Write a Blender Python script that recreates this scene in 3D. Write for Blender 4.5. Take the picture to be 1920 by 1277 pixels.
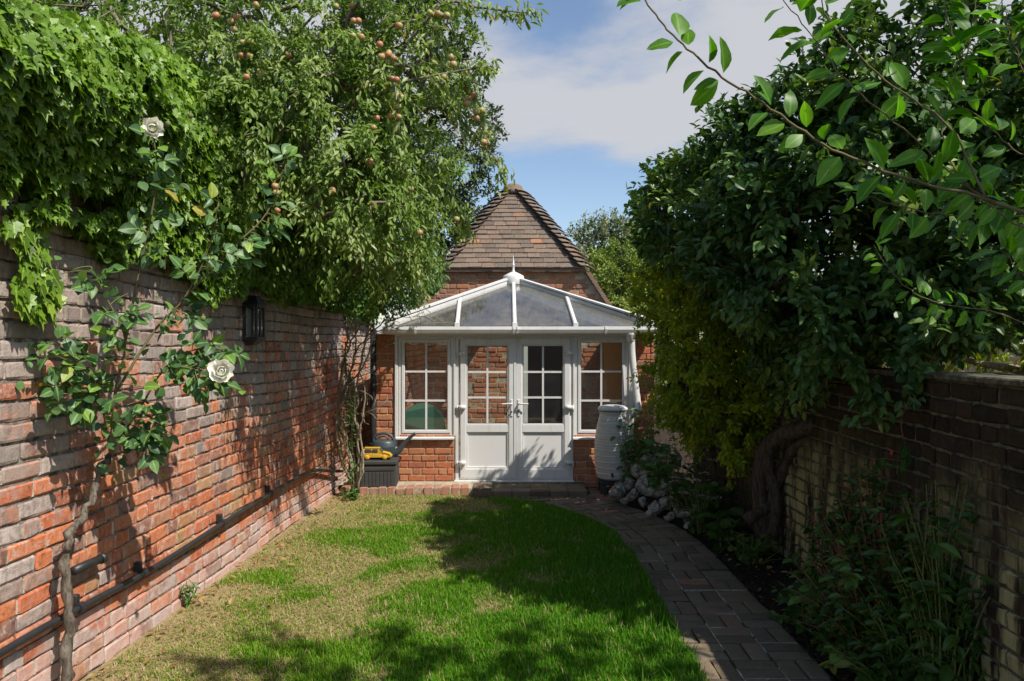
import bpy, math, random
import numpy as np
from mathutils import Matrix, Vector

for o in list(bpy.data.objects):
    bpy.data.objects.remove(o)
scene = bpy.context.scene
COL = scene.collection
RNG = np.random.default_rng(7)
random.seed(7)

# ------------------------------------------------------------------ camera, sky, sun, exposure
F = 1400.0            # focal length in photo pixels
EYE = 2.0             # eye height
cam_d = bpy.data.cameras.new('camera')
cam_d.sensor_width = 36.0
cam_d.lens = F / 1920 * 36.0
cam_d.clip_start = 0.05
cam_d.clip_end = 2000.0
cam = bpy.data.objects.new('camera', cam_d)
cam.location = (0, 0, EYE)
cam.rotation_euler = (math.radians(90), 0, 0)
COL.objects.link(cam)
scene.camera = cam

SUN = Vector((1.30, -1.0, 2.05)).normalized()      # towards the sun
SUN_EL = math.asin(SUN.z)
SUN_AZ = math.atan2(SUN.x, SUN.y)

world = bpy.data.worlds.new('World')
scene.world = world
world.use_nodes = True


def nd(nt, typ, ins=None, **props):
    n = nt.nodes.new(typ)
    for k, v in props.items():
        setattr(n, k, v)
    for k, v in (ins or {}).items():
        s = n.inputs[k]
        if hasattr(v, 'is_output') or isinstance(v, bpy.types.NodeSocket):
            nt.links.new(v, s)
        else:
            s.default_value = v
    return n


def ramp(nt, fac, stops, interp='LINEAR'):
    n = nt.nodes.new('ShaderNodeValToRGB')
    n.color_ramp.interpolation = interp
    el = n.color_ramp.elements
    while len(el) < len(stops):
        el.new(0.5)
    for e, (p, c) in zip(el, stops):
        e.position = p
        e.color = (c[0], c[1], c[2], 1) if len(c) == 3 else c
    if fac is not None:
        nt.links.new(fac, n.inputs[0])
    return n.outputs[0]


def mth(nt, op, a, b=0.0, c=0.0, clamp=False):
    n = nt.nodes.new('ShaderNodeMath')
    n.operation = op
    n.use_clamp = clamp
    for i, v in enumerate((a, b, c)):
        if isinstance(v, bpy.types.NodeSocket):
            nt.links.new(v, n.inputs[i])
        else:
            n.inputs[i].default_value = v
    return n.outputs[0]


def mixc(nt, fac, a, b, mode='MIX'):
    n = nt.nodes.new('ShaderNodeMix')
    n.data_type = 'RGBA'
    n.blend_type = mode
    n.clamp_factor = True
    for s, v in ((n.inputs[0], fac), (n.inputs[6], a), (n.inputs[7], b)):
        if isinstance(v, bpy.types.NodeSocket):
            nt.links.new(v, s)
        elif isinstance(v, (tuple, list)):
            s.default_value = (*v[:3], 1)
        else:
            s.default_value = v
    return n.outputs[2]


def build_world():
    nt = world.node_tree
    nt.nodes.clear()
    out = nd(nt, 'ShaderNodeOutputWorld')
    sky = nd(nt, 'ShaderNodeTexSky', sky_type='NISHITA', sun_disc=False)
    sky.sun_elevation = SUN_EL
    sky.sun_rotation = SUN_AZ
    sky.air_density = 1.0
    sky.dust_density = 0.6
    sky.ozone_density = 2.2
    tc = nd(nt, 'ShaderNodeTexCoord')
    sep = nd(nt, 'ShaderNodeSeparateXYZ', {0: tc.outputs['Generated']})
    zc = mth(nt, 'MAXIMUM', sep.outputs[2], 0.0)
    den = mth(nt, 'ADD', zc, 0.10)
    px = mth(nt, 'DIVIDE', sep.outputs[0], den)
    py = mth(nt, 'DIVIDE', sep.outputs[1], den)
    vec = nd(nt, 'ShaderNodeCombineXYZ', {0: px, 1: py, 2: 0.0}).outputs[0]
    mp = nd(nt, 'ShaderNodeMapping', {0: vec, 1: CLOUD_OFF, 2: (0, 0, 0.35), 3: (0.62, 0.62, 1)}).outputs[0]
    n1 = nd(nt, 'ShaderNodeTexNoise', {'Vector': mp, 'Scale': 1.0, 'Detail': 9.0, 'Roughness': 0.56, 'Distortion': 0.25}).outputs[0]
    n2 = nd(nt, 'ShaderNodeTexNoise', {'Vector': mp, 'Scale': 0.42, 'Detail': 2.0, 'Roughness': 0.5}).outputs[0]
    s = mth(nt, 'ADD', mth(nt, 'MULTIPLY', n1, 0.62), mth(nt, 'MULTIPLY', n2, 0.38))
    cov = nd(nt, 'ShaderNodeMapRange', {0: s, 1: 0.485, 2: 0.56, 3: 0.0, 4: 1.0}, interpolation_type='SMOOTHSTEP').outputs[0]
    n3 = nd(nt, 'ShaderNodeTexNoise', {'Vector': mp, 'Scale': 2.2, 'Detail': 6.0, 'Roughness': 0.55}).outputs[0]
    shade = ramp(nt, mth(nt, 'ADD', mth(nt, 'MULTIPLY', s, 1.6), mth(nt, 'MULTIPLY', n3, 0.7)),
                 [(1.02, (4.2, 4.25, 4.45)), (1.22, (2.5, 2.62, 2.95))])
    blue = mixc(nt, 1.0, sky.outputs[0], SKY_TINT, 'MULTIPLY')
    colr = mixc(nt, mth(nt, 'MULTIPLY', cov, 0.93), blue, shade)
    bg = nd(nt, 'ShaderNodeBackground', {0: colr, 1: 0.128})
    nt.links.new(bg.outputs[0], out.inputs[0])


CLOUD_OFF = (5.3, 9.4, 0)
SKY_TINT = (1.12, 1.08, 1.05)
build_world()

sun_d = bpy.data.lights.new('sun', 'SUN')
sun_d.energy = 5.0
sun_d.angle = math.radians(0.55)
sun_d.color = (1.0, 0.945, 0.86)
sun = bpy.data.objects.new('sun', sun_d)
sun.rotation_euler = SUN.to_track_quat('Z', 'Y').to_euler()
sun.location = SUN * 30
COL.objects.link(sun)

vs = scene.view_settings
vs.view_transform = 'Standard'
vs.look = 'None'
vs.exposure = 0.2
vs.gamma = 1.0
vs.use_curve_mapping = False
scene.render.engine = 'CYCLES'
cy = scene.cycles
cy.max_bounces = 7
cy.diffuse_bounces = 3
cy.glossy_bounces = 3
cy.transmission_bounces = 5
cy.transparent_max_bounces = 12
cy.sample_clamp_indirect = 6.0
cy.caustics_reflective = False
cy.caustics_refractive = False


# ------------------------------------------------------------------ helpers
def P(px, py, y):
    """the point at depth y that the photo shows at pixel (px, py)"""
    return np.array(((px - 960) / F * y, y, EYE - (py - 639) / F * y))


WALL_A, WALL_B = -2.72, 0.0413          # garden wall on the left: X = A + B*Y


def on_wall(px, py, off=0.0):
    y = (-(WALL_A + off)) / ((960 - px) / F + WALL_B)
    return P(px, py, y)


def unit(v):
    v = np.asarray(v, float)
    n = np.linalg.norm(v, axis=-1, keepdims=True)
    return v / np.maximum(n, 1e-9)


def tag(o, label=None, cat=None, group=None, kind=None):
    if label: o['label'] = label
    if cat: o['category'] = cat
    if group: o['group'] = group
    if kind: o['kind'] = kind
    return o


def empty(name, loc=(0, 0, 0), rz=0.0, label=None, cat=None, group=None):
    o = bpy.data.objects.new(name, None)
    o.location = loc
    o.rotation_euler = (0, 0, rz)
    o.empty_display_size = 0.1
    COL.objects.link(o)
    return tag(o, label, cat, group)


def link(name, me, parent=None, matrix=None, loc=None):
    o = bpy.data.objects.new(name, me)
    COL.objects.link(o)
    if parent is not None:
        o.parent = parent
    if matrix is not None:
        o.matrix_local = matrix
    if loc is not None:
        o.location = loc
    return o


def np_mesh(name, V, T, mat, attrs=None, smooth=False):
    """triangle (or quad) mesh from arrays"""
    V = np.asarray(V, np.float32)
    T = np.asarray(T, np.int32)
    k = T.shape[1]
    me = bpy.data.meshes.new(name)
    me.vertices.add(len(V))
    me.vertices.foreach_set('co', V.ravel())
    me.loops.add(T.size)
    me.loops.foreach_set('vertex_index', T.ravel())
    me.polygons.add(len(T))
    me.polygons.foreach_set('loop_start', np.arange(0, T.size, k, dtype=np.int32))
    me.polygons.foreach_set('loop_total', np.full(len(T), k, np.int32))
    me.polygons.foreach_set('use_smooth', np.full(len(T), smooth, bool))
    for an, av in (attrs or {}).items():
        a = me.attributes.new(an, 'FLOAT', 'POINT')
        a.data.foreach_set('value', np.asarray(av, np.float32))
    me.update(calc_edges=True)
    me.validate()
    if mat: me.materials.append(mat)
    return me


class MB:
    """collects shapes for one mesh"""
    def __init__(self):
        self.v, self.f = [], []

    def add(self, verts, faces):
        b = len(self.v)
        self.v += [tuple(map(float, p)) for p in verts]
        self.f += [tuple(i + b for i in f) for f in faces]
        return self

    def box(self, x0, x1, y0, y1, z0, z1, bev=0.0, M=None):
        if bev <= 0:
            vs = [(x, y, z) for x in (x0, x1) for y in (y0, y1) for z in (z0, z1)]
            fs = [(0, 1, 3, 2), (4, 6, 7, 5), (0, 4, 5, 1), (2, 3, 7, 6), (0, 2, 6, 4), (1, 5, 7, 3)]
        else:
            vs, fs = [], []
            idx = {}
            X, Y, Z = (x0, x1), (y0, y1), (z0, z1)
            for i in (0, 1):
                for j in (0, 1):
                    for k in (0, 1):
                        sx, sy, sz = (1, -1)[i] * bev, (1, -1)[j] * bev, (1, -1)[k] * bev
                        for ax in range(3):
                            p = [X[i] + sx, Y[j] + sy, Z[k] + sz]
                            p[ax] = (X, Y, Z)[ax][(i, j, k)[ax]]
                            idx[(i, j, k, ax)] = len(vs)
                            vs.append(tuple(p))
            for ax in range(3):
                for s in (0, 1):
                    q = []
                    for a, b in ((0, 0), (1, 0), (1, 1), (0, 1)):
                        c = [0, 0, 0]
                        c[ax] = s
                        c[(ax + 1) % 3] = a
                        c[(ax + 2) % 3] = b
                        q.append(idx[(*c, ax)])
                    fs.append(tuple(q if s else q[::-1]))
            for ax in range(3):
                b1, b2 = (ax + 1) % 3, (ax + 2) % 3
                for s1 in (0, 1):
                    for s2 in (0, 1):
                        c0 = [0, 0, 0]; c0[b1] = s1; c0[b2] = s2; c0[ax] = 0
                        c1 = list(c0); c1[ax] = 1
                        q = [idx[(*c0, b1)], idx[(*c1, b1)], idx[(*c1, b2)], idx[(*c0, b2)]]
                        fs.append(tuple(q if (s1 ^ s2) == 0 else q[::-1]))
            for i in (0, 1):
                for j in (0, 1):
                    for k in (0, 1):
                        q = [idx[(i, j, k, 0)], idx[(i, j, k, 1)], idx[(i, j, k, 2)]]
                        fs.append(tuple(q if (i + j + k) % 2 else q[::-1]))
        if M is not None:
            vs = [tuple(M @ Vector(p)) for p in vs]
        return self.add(vs, fs)

    def tube(self, pts, rad, n=6, cap=True, flat=None):
        pts = np.asarray(pts, float)
        m = len(pts)
        rad = np.broadcast_to(np.asarray(rad, float), (m,))
        tang = np.gradient(pts, axis=0)
        tang = unit(tang)
        ref = np.array((0, 0, 1.0)) if abs(tang[0][2]) < 0.9 else np.array((1.0, 0, 0))
        a = unit(np.cross(tang[0], ref))
        vs, fs = [], []
        for i in range(m):
            a = unit(a - np.dot(a, tang[i]) * tang[i])
            b = np.cross(tang[i], a)
            for k in range(n):
                th = 2 * math.pi * k / n
                vs.append(pts[i] + rad[i] * (math.cos(th) * a + math.sin(th) * b))
        for i in range(m - 1):
            for k in range(n):
                k2 = (k + 1) % n
                fs.append((i * n + k, i * n + k2, (i + 1) * n + k2, (i + 1) * n + k))
        if cap:
            fs.append(tuple(range(n))[::-1])
            fs.append(tuple((m - 1) * n + k for k in range(n)))
        return self.add(vs, fs)

    def lathe(self, prof, n=24, c=(0, 0, 0), cap=True, sx=1.0, sy=1.0):
        vs, fs = [], []
        for r, z in prof:
            for k in range(n):
                th = 2 * math.pi * k / n
                vs.append((c[0] + sx * r * math.cos(th), c[1] + sy * r * math.sin(th), c[2] + z))
        for i in range(len(prof) - 1):
            for k in range(n):
                k2 = (k + 1) % n
                fs.append((i * n + k, i * n + k2, (i + 1) * n + k2, (i + 1) * n + k))
        if cap:
            fs.append(tuple(range(n))[::-1])
            fs.append(tuple((len(prof) - 1) * n + k for k in range(n)))
        return self.add(vs, fs)

    def prism(self, poly, axis, a0, a1):
        """extrude a 2-D polygon (u, v) along an axis: 'x' -> (a,u,v), 'y' -> (u,a,v), 'z' -> (u,v,a)"""
        def pt(u, v, a):
            return {'x': (a, u, v), 'y': (u, a, v), 'z': (u, v, a)}[axis]
        n = len(poly)
        vs = [pt(u, v, a0) for u, v in poly] + [pt(u, v, a1) for u, v in poly]
        fs = [tuple(range(n)), tuple(range(2 * n - 1, n - 1, -1))]
        fs += [(i, i + n, (i + 1) % n + n, (i + 1) % n) for i in range(n)]
        return self.add(vs, fs)

    def mesh(self, name, mat, smooth=False, fix=True):
        me = bpy.data.meshes.new(name)
        me.from_pydata(self.v, [], self.f)
        if fix:
            import bmesh
            bm = bmesh.new()
            bm.from_mesh(me)
            bmesh.ops.recalc_face_normals(bm, faces=bm.faces)
            bm.to_mesh(me)
            bm.free()
        if smooth:
            me.polygons.foreach_set('use_smooth', [True] * len(me.polygons))
        if mat: me.materials.append(mat)
        me.update()
        return me

    def build(self, name, mat, parent=None, smooth=False, loc=None, matrix=None):
        return link(name, self.mesh(name, mat, smooth), parent, matrix, loc)


def smooth_path(ctrl, n=6):
    """Catmull-Rom through control points (rows may carry extra columns, e.g. a radius)"""
    c = np.asarray(ctrl, float)
    c = np.vstack((2 * c[0] - c[1], c, 2 * c[-1] - c[-2]))
    out = []
    for i in range(1, len(c) - 2):
        for t in np.linspace(0, 1, n, endpoint=False):
            p0, p1, p2, p3 = c[i - 1], c[i], c[i + 1], c[i + 2]
            out.append(0.5 * (2 * p1 + (p2 - p0) * t + (2 * p0 - 5 * p1 + 4 * p2 - p3) * t * t + (3 * p1 - p0 - 3 * p2 + p3) * t ** 3))
    out.append(c[-2])
    return np.array(out)


_NG = {}
def vnoise(x, y, scale, seed=0):
    """smooth 2-D value noise in 0..1"""
    if seed not in _NG:
        _NG[seed] = np.random.default_rng(seed).random((64, 64))
    g = _NG[seed]
    x = np.asarray(x) * scale + 17.3
    y = np.asarray(y) * scale + 9.1
    xi, yi = np.floor(x).astype(int), np.floor(y).astype(int)
    fx, fy = x - xi, y - yi
    fx, fy = fx * fx * (3 - 2 * fx), fy * fy * (3 - 2 * fy)
    a, b = g[xi % 64, yi % 64], g[(xi + 1) % 64, yi % 64]
    c, d = g[xi % 64, (yi + 1) % 64], g[(xi + 1) % 64, (yi + 1) % 64]
    return (a * (1 - fx) + b * fx) * (1 - fy) + (c * (1 - fx) + d * fx) * fy


def fbm(x, y, scale, seed=0, oct=3):
    s, a, t = 0, 1, 0
    for i in range(oct):
        s = s + a * vnoise(x, y, scale * 2 ** i, seed + i)
        t += a
        a *= 0.5
    return s / t


# ------------------------------------------------------------------ materials
def new_mat(name):
    m = bpy.data.materials.new(name)
    m.use_nodes = True
    nt = m.node_tree
    nt.nodes.clear()
    out = nd(nt, 'ShaderNodeOutputMaterial')
    return m, nt, out


def wpos(nt):
    return nd(nt, 'ShaderNodeNewGeometry').outputs['Position']


def noise(nt, vec, scale, detail=4.0, rough=0.55, dist=0.0):
    return nd(nt, 'ShaderNodeTexNoise', {'Vector': vec, 'Scale': scale, 'Detail': detail, 'Roughness': rough, 'Distortion': dist}).outputs[0]


def step(nt, v, a, b, lo=0.0, hi=1.0):
    return nd(nt, 'ShaderNodeMapRange', {0: v, 1: a, 2: b, 3: lo, 4: hi}, interpolation_type='SMOOTHSTEP').outputs[0]


def finish(nt, out, col, rough=0.8, bump=None, bstr=0.3, bdist=0.01, spec=0.3, metal=0.0, extra=None):
    pr = nd(nt, 'ShaderNodeBsdfPrincipled')
    for k, v in (('Base Color', col), ('Roughness', rough), ('Specular IOR Level', spec), ('Metallic', metal), *((extra or {}).items())):
        s = pr.inputs[k]
        if isinstance(v, bpy.types.NodeSocket):
            nt.links.new(v, s)
        elif isinstance(v, (tuple, list)):
            s.default_value = (*v[:3], 1) if s.type == 'RGBA' else v
        else:
            s.default_value = v
    if bump is not None:
        b = nd(nt, 'ShaderNodeBump', {'Strength': bstr, 'Distance': bdist, 'Height': bump})
        nt.links.new(b.outputs[0], pr.inputs['Normal'])
    nt.links.new(pr.outputs[0], out.inputs[0])
    return pr


def piece_random(nt):
    """one random number for each brick, tile or paver"""
    oi = nd(nt, 'ShaderNodeObjectInfo').outputs['Random']
    at = nd(nt, 'ShaderNodeAttribute', attribute_name='rnd').outputs['Fac']
    return mth(nt, 'FRACT', mth(nt, 'ADD', oi, at))


def rand2(nt, r, k):
    return mth(nt, 'FRACT', mth(nt, 'MULTIPLY', r, k))


def mat_simple(name, col, rough=0.6, spec=0.4, nscale=0.0, namp=0.15, bump=0.0, metal=0.0):
    m, nt, out = new_mat(name)
    c = col
    b = None
    if nscale:
        n = noise(nt, wpos(nt), nscale, 5.0)
        c = mixc(nt, n, tuple(x * (1 - namp) for x in col), tuple(min(1, x * (1 + namp)) for x in col))
        b = n if bump else None
    finish(nt, out, c, rough, b, bump, 0.01, spec, metal)
    return m


def mat_old_brick():
    m, nt, out = new_mat('old_red_brick')
    p = wpos(nt)
    r = piece_random(nt)
    r2 = rand2(nt, r, 17.31)
    r3 = rand2(nt, r, 41.7)
    z = nd(nt, 'ShaderNodeSeparateXYZ', {0: p})
    zz, yy = z.outputs[2], z.outputs[1]
    base = ramp(nt, r, [(0.0, (0.25, 0.075, 0.045)), (0.12, (0.40, 0.10, 0.045)), (0.3, (0.54, 0.145, 0.058)), (0.52, (0.60, 0.19, 0.078)),
                        (0.72, (0.43, 0.19, 0.105)), (0.84, (0.42, 0.235, 0.10)), (0.92, (0.25, 0.12, 0.095)), (1.0, (0.17, 0.10, 0.085))])
    n1 = noise(nt, p, 26.0, 6.0, 0.65)
    n2 = noise(nt, p, 7.0, 5.0, 0.6)
    n3 = noise(nt, p, 90.0, 3.0, 0.6)
    base = mixc(nt, step(nt, n1, 0.35, 0.7), base, mixc(nt, 0.4, base, (0.62, 0.28, 0.14)))
    base = mixc(nt, mth(nt, 'MULTIPLY', step(nt, n3, 0.57, 0.72), 0.45), base, (0.16, 0.075, 0.055))
    nb = noise(nt, p, 15.0, 7.0, 0.7, 0.4)
    base = mixc(nt, mth(nt, 'MULTIPLY', step(nt, nb, 0.54, 0.64), 0.62), base, (0.56, 0.47, 0.40))
    base = mixc(nt, mth(nt, 'MULTIPLY', step(nt, nb, 0.45, 0.34), 0.6), base, (0.10, 0.06, 0.045))
    # grey weathered faces, mostly high up on the wall and towards its near end
    big = noise(nt, p, 0.9, 3.0, 0.5)
    zf = step(nt, zz, 0.75, 2.3)
    prob = mth(nt, 'ADD', mth(nt, 'ADD', mth(nt, 'MULTIPLY', zf, 0.90), 0.13), mth(nt, 'MULTIPLY', mth(nt, 'SUBTRACT', big, 0.45), 0.9))
    near = step(nt, yy, 5.2, 3.6, 0.0, 0.34)
    prob = mth(nt, 'ADD', prob, near)
    g = step(nt, mth(nt, 'ADD', mth(nt, 'SUBTRACT', prob, r2), mth(nt, 'MULTIPLY', mth(nt, 'SUBTRACT', n2, 0.5), 0.9)), 0.02, 0.34)
    gcol = ramp(nt, r3, [(0.0, (0.24, 0.205, 0.185)), (0.3, (0.46, 0.40, 0.36)), (0.5, (0.36, 0.25, 0.20)), (0.75, (0.54, 0.48, 0.44)), (0.9, (0.40, 0.35, 0.32)), (1.0, (0.20, 0.17, 0.15))])
    gcol = mixc(nt, step(nt, n1, 0.42, 0.62), gcol, mixc(nt, 0.55, gcol, (0.10, 0.085, 0.075)))
    base = mixc(nt, mth(nt, 'MULTIPLY', g, 0.88), base, gcol)
    # pale salts in the bottom courses
    lo = step(nt, zz, 0.72, 0.12)
    salt = step(nt, mth(nt, 'ADD', mth(nt, 'MULTIPLY', lo, 0.62), mth(nt, 'ADD', mth(nt, 'MULTIPLY', r3, 0.34), mth(nt, 'MULTIPLY', mth(nt, 'SUBTRACT', n2, 0.5), 0.9))), 0.45, 0.95)
    salt = mth(nt, 'MULTIPLY', salt, step(nt, zz, 0.95, 0.5))
    base = mixc(nt, mth(nt, 'MULTIPLY', salt, 0.72), base, (0.58, 0.46, 0.42))
    # lime splashes and run marks
    st = nd(nt, 'ShaderNodeMapping', {0: p, 3: (1.0, 1.0, 0.18)}).outputs[0]
    run = noise(nt, st, 24.0, 4.0, 0.6)
    base = mixc(nt, mth(nt, 'MULTIPLY', step(nt, run, 0.60, 0.72), 0.45), base, (0.52, 0.47, 0.42))
    film = mth(nt, 'MULTIPLY', step(nt, mth(nt, 'ADD', noise(nt, p, 1.6, 4.0, 0.6), mth(nt, 'MULTIPLY', mth(nt, 'SUBTRACT', n1, 0.5), 0.7)), 0.42, 0.62), step(nt, zz, 0.55, 1.5, 0.15, 1.0))
    base = mixc(nt, mth(nt, 'MULTIPLY', film, 0.34), base, (0.52, 0.46, 0.40))
    dr = noise(nt, st, 13.0, 3.0, 0.6)
    base = mixc(nt, mth(nt, 'MULTIPLY', mth(nt, 'MULTIPLY', step(nt, dr, 0.56, 0.70), zf), 0.55), base, (0.075, 0.06, 0.05))
    finish(nt, out, base, 0.92, mth(nt, 'ADD', mth(nt, 'MULTIPLY', n1, 1.0), mth(nt, 'MULTIPLY', n3, 0.5)), 0.55, 0.012, 0.15)
    return m


def mat_brick(name, stops, dirt=(0.10, 0.075, 0.06), damt=0.5, light=(0.5, 0.36, 0.26), rough=0.9, low=None):
    m, nt, out = new_mat(name)
    p = wpos(nt)
    r = piece_random(nt)
    base = ramp(nt, r, stops)
    n1 = noise(nt, p, 30.0, 6.0, 0.65)
    n2 = noise(nt, p, 5.0, 5.0, 0.6)
    n3 = noise(nt, p, 110.0, 3.0, 0.6)
    base = mixc(nt, mth(nt, 'MULTIPLY', step(nt, n1, 0.45, 0.75), 0.35), base, light)
    base = mixc(nt, mth(nt, 'MULTIPLY', step(nt, n2, 0.48, 0.72), damt), base, dirt)
    base = mixc(nt, mth(nt, 'MULTIPLY', step(nt, n3, 0.60, 0.75), 0.4), base, dirt)
    if low:
        colr, z0, z1 = low
        zz = nd(nt, 'ShaderNodeSeparateXYZ', {0: p}).outputs[2]
        f = step(nt, mth(nt, 'ADD', zz, mth(nt, 'MULTIPLY', mth(nt, 'SUBTRACT', noise(nt, p, 2.6, 4.0, 0.6), 0.5), 1.1)), z1, z0)
        st = nd(nt, 'ShaderNodeMapping', {0: p, 3: (1.0, 1.0, 0.15)}).outputs[0]
        f = mth(nt, 'MULTIPLY', f, step(nt, noise(nt, st, 9.0, 4.0, 0.6), 0.40, 0.58))
        yy = nd(nt, 'ShaderNodeSeparateXYZ', {0: p}).outputs[1]
        f = mth(nt, 'MULTIPLY', f, step(nt, yy, 8.2, 6.9, 0.12, 1.0))
        base = mixc(nt, f, base, mixc(nt, n1, tuple(c * 0.7 for c in colr), colr))
    finish(nt, out, base, rough, n1, 0.5, 0.01, 0.2)
    return m


def mat_mortar(name, c0, c1, scale=14.0):
    m, nt, out = new_mat(name)
    p = wpos(nt)
    n = noise(nt, p, scale, 6.0, 0.65)
    finish(nt, out, mixc(nt, step(nt, n, 0.35, 0.68), c0, c1), 0.95, noise(nt, p, 70.0, 4.0), 0.6, 0.01, 0.1)
    return m


def mat_leaf(name, stops, rough=0.42, spec=0.5, trans=0.28, tcol=None, mottle=0.25, autumn=True):
    """stops colour the per-leaf tint; some of the light passes through the leaf"""
    m, nt, out = new_mat(name)
    at = nd(nt, 'ShaderNodeAttribute', attribute_name='tint').outputs['Fac']
    oi = nd(nt, 'ShaderNodeObjectInfo').outputs['Random']
    own = mth(nt, 'LESS_THAN', at, -0.5)            # a leaf that is an object of its own takes its own random tint
    f = mth(nt, 'ADD', mth(nt, 'MULTIPLY', own, mth(nt, 'ADD', oi, 1.0)), at)
    col = ramp(nt, f, [(s_[0] * 0.965, s_[1]) for s_ in stops] + [(0.985, (0.36, 0.27, 0.04))] if autumn else stops)
    n = noise(nt, wpos(nt), 40.0, 3.0)
    col = mixc(nt, mth(nt, 'MULTIPLY', step(nt, n, 0.4, 0.75), mottle), col, tuple(c * 0.6 for c in stops[0][1]))
    rib = nd(nt, 'ShaderNodeAttribute', attribute_name='rib').outputs['Fac']
    col = mixc(nt, mth(nt, 'MULTIPLY', step(nt, rib, 0.80, 0.97), 0.45), col, tuple(min(0.9, c * 1.8 + 0.03) for c in stops[-1][1]))
    sp_ = noise(nt, wpos(nt), 55.0, 2.0)
    col = mixc(nt, mth(nt, 'MULTIPLY', mth(nt, 'MULTIPLY', step(nt, sp_, 0.66, 0.72), own), 0.7), col, (0.16, 0.085, 0.03))
    pr = nd(nt, 'ShaderNodeBsdfPrincipled', {'Roughness': rough, 'Specular IOR Level': spec})
    nt.links.new(col, pr.inputs['Base Color'])
    tl = nd(nt, 'ShaderNodeBsdfTranslucent')
    tc_ = mixc(nt, 1.0, col, tcol or (1.25, 1.35, 0.5), 'MULTIPLY')
    nt.links.new(tc_, tl.inputs['Color'])
    mx = nd(nt, 'ShaderNodeMixShader', {0: trans})
    nt.links.new(pr.outputs[0], mx.inputs[1])
    nt.links.new(tl.outputs[0], mx.inputs[2])
    nt.links.new(mx.outputs[0], out.inputs[0])
    return m


def mat_bark(name, c0, c1, scale=30.0):
    m, nt, out = new_mat(name)
    p = wpos(nt)
    mp = nd(nt, 'ShaderNodeMapping', {0: p, 3: (1, 1, 0.25)}).outputs[0]
    n = noise(nt, mp, scale, 6.0, 0.7, 0.6)
    n2 = noise(nt, p, 9.0, 4.0)
    c = mixc(nt, step(nt, n, 0.35, 0.65), c0, c1)
    c = mixc(nt, mth(nt, 'MULTIPLY', step(nt, n2, 0.55, 0.7), 0.4), c, tuple(x * 1.3 for x in c1))
    finish(nt, out, c, 0.95, n, 0.8, 0.02, 0.1)
    return m


def mat_glass(name, dirt=0.04, milky=(0.75, 0.78, 0.8), tint=(0.93, 0.97, 0.95), refl=1.15):
    m, nt, out = new_mat(name)
    tr = nd(nt, 'ShaderNodeBsdfTransparent', {0: (*tint, 1)})
    gl = nd(nt, 'ShaderNodeBsdfGlossy', {'Roughness': 0.01, 'Color': (1, 1, 1, 1)})
    fr = nd(nt, 'ShaderNodeFresnel', {0: 1.5})
    fac = mth(nt, 'MULTIPLY', fr.outputs[0], refl, clamp=True)
    m1 = nd(nt, 'ShaderNodeMixShader', {0: fac})
    nt.links.new(tr.outputs[0], m1.inputs[1])
    nt.links.new(gl.outputs[0], m1.inputs[2])
    df = nd(nt, 'ShaderNodeBsdfDiffuse', {0: (*milky, 1)})
    stv = nd(nt, 'ShaderNodeMapping', {0: wpos(nt), 3: (1.0, 0.12, 0.12)}).outputs[0]
    n = noise(nt, wpos(nt), 5.0, 6.0, 0.65)
    n_s = noise(nt, stv, 26.0, 5.0, 0.65)
    f = mth(nt, 'MULTIPLY', mth(nt, 'ADD', step(nt, n, 0.3, 0.75, 0.3, 1.2), step(nt, n_s, 0.35, 0.8, 0.3, 1.0)), dirt)
    m2 = nd(nt, 'ShaderNodeMixShader', {0: f})
    nt.links.new(m1.outputs[0], m2.inputs[1])
    nt.links.new(df.outputs[0], m2.inputs[2])
    nt.links.new(m2.outputs[0], out.inputs[0])
    return m


def mat_white():
    m, nt, out = new_mat('white_upvc')
    p = wpos(nt)
    n = noise(nt, p, 3.0, 6.0, 0.6)
    n2 = noise(nt, p, 30.0, 4.0, 0.6)
    c = mixc(nt, step(nt, n, 0.35, 0.75), (0.70, 0.695, 0.675), (0.63, 0.62, 0.59))
    c = mixc(nt, mth(nt, 'MULTIPLY', step(nt, n2, 0.58, 0.8), 0.35), c, (0.46, 0.44, 0.38))
    stv = nd(nt, 'ShaderNodeMapping', {0: p, 3: (1.0, 1.0, 0.06)}).outputs[0]
    c = mixc(nt, mth(nt, 'MULTIPLY', step(nt, noise(nt, stv, 16.0, 4.0, 0.6), 0.52, 0.70), 0.30), c, (0.42, 0.41, 0.33))
    finish(nt, out, c, 0.38, None, 0, 0, 0.45)
    return m


def mat_lawn():
    m, nt, out = new_mat('lawn_soil')
    p = wpos(nt)
    n = noise(nt, p, 3.0, 6.0, 0.65)
    n2 = noise(nt, p, 45.0, 5.0, 0.7)
    c = mixc(nt, step(nt, n, 0.35, 0.65), (0.22, 0.16, 0.08), (0.34, 0.26, 0.14))
    c = mixc(nt, step(nt, n2, 0.4, 0.7), c, (0.46, 0.36, 0.20))
    c = mixc(nt, mth(nt, 'MULTIPLY', step(nt, noise(nt, p, 80.0, 3.0), 0.55, 0.7), 0.6), c, (0.07, 0.05, 0.03))
    finish(nt, out, c, 1.0, n2, 0.8, 0.02, 0.05)
    return m


def mat_soil():
    m, nt, out = new_mat('dark_soil')
    p = wpos(nt)
    n = noise(nt, p, 6.0, 6.0, 0.7)
    n2 = noise(nt, p, 60.0, 5.0, 0.7)
    c = mixc(nt, step(nt, n, 0.35, 0.7), (0.035, 0.026, 0.02), (0.075, 0.055, 0.04))
    c = mixc(nt, step(nt, n2, 0.6, 0.75), c, (0.15, 0.12, 0.09))
    finish(nt, out, c, 1.0, n2, 1.0, 0.03, 0.05)
    return m


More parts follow.
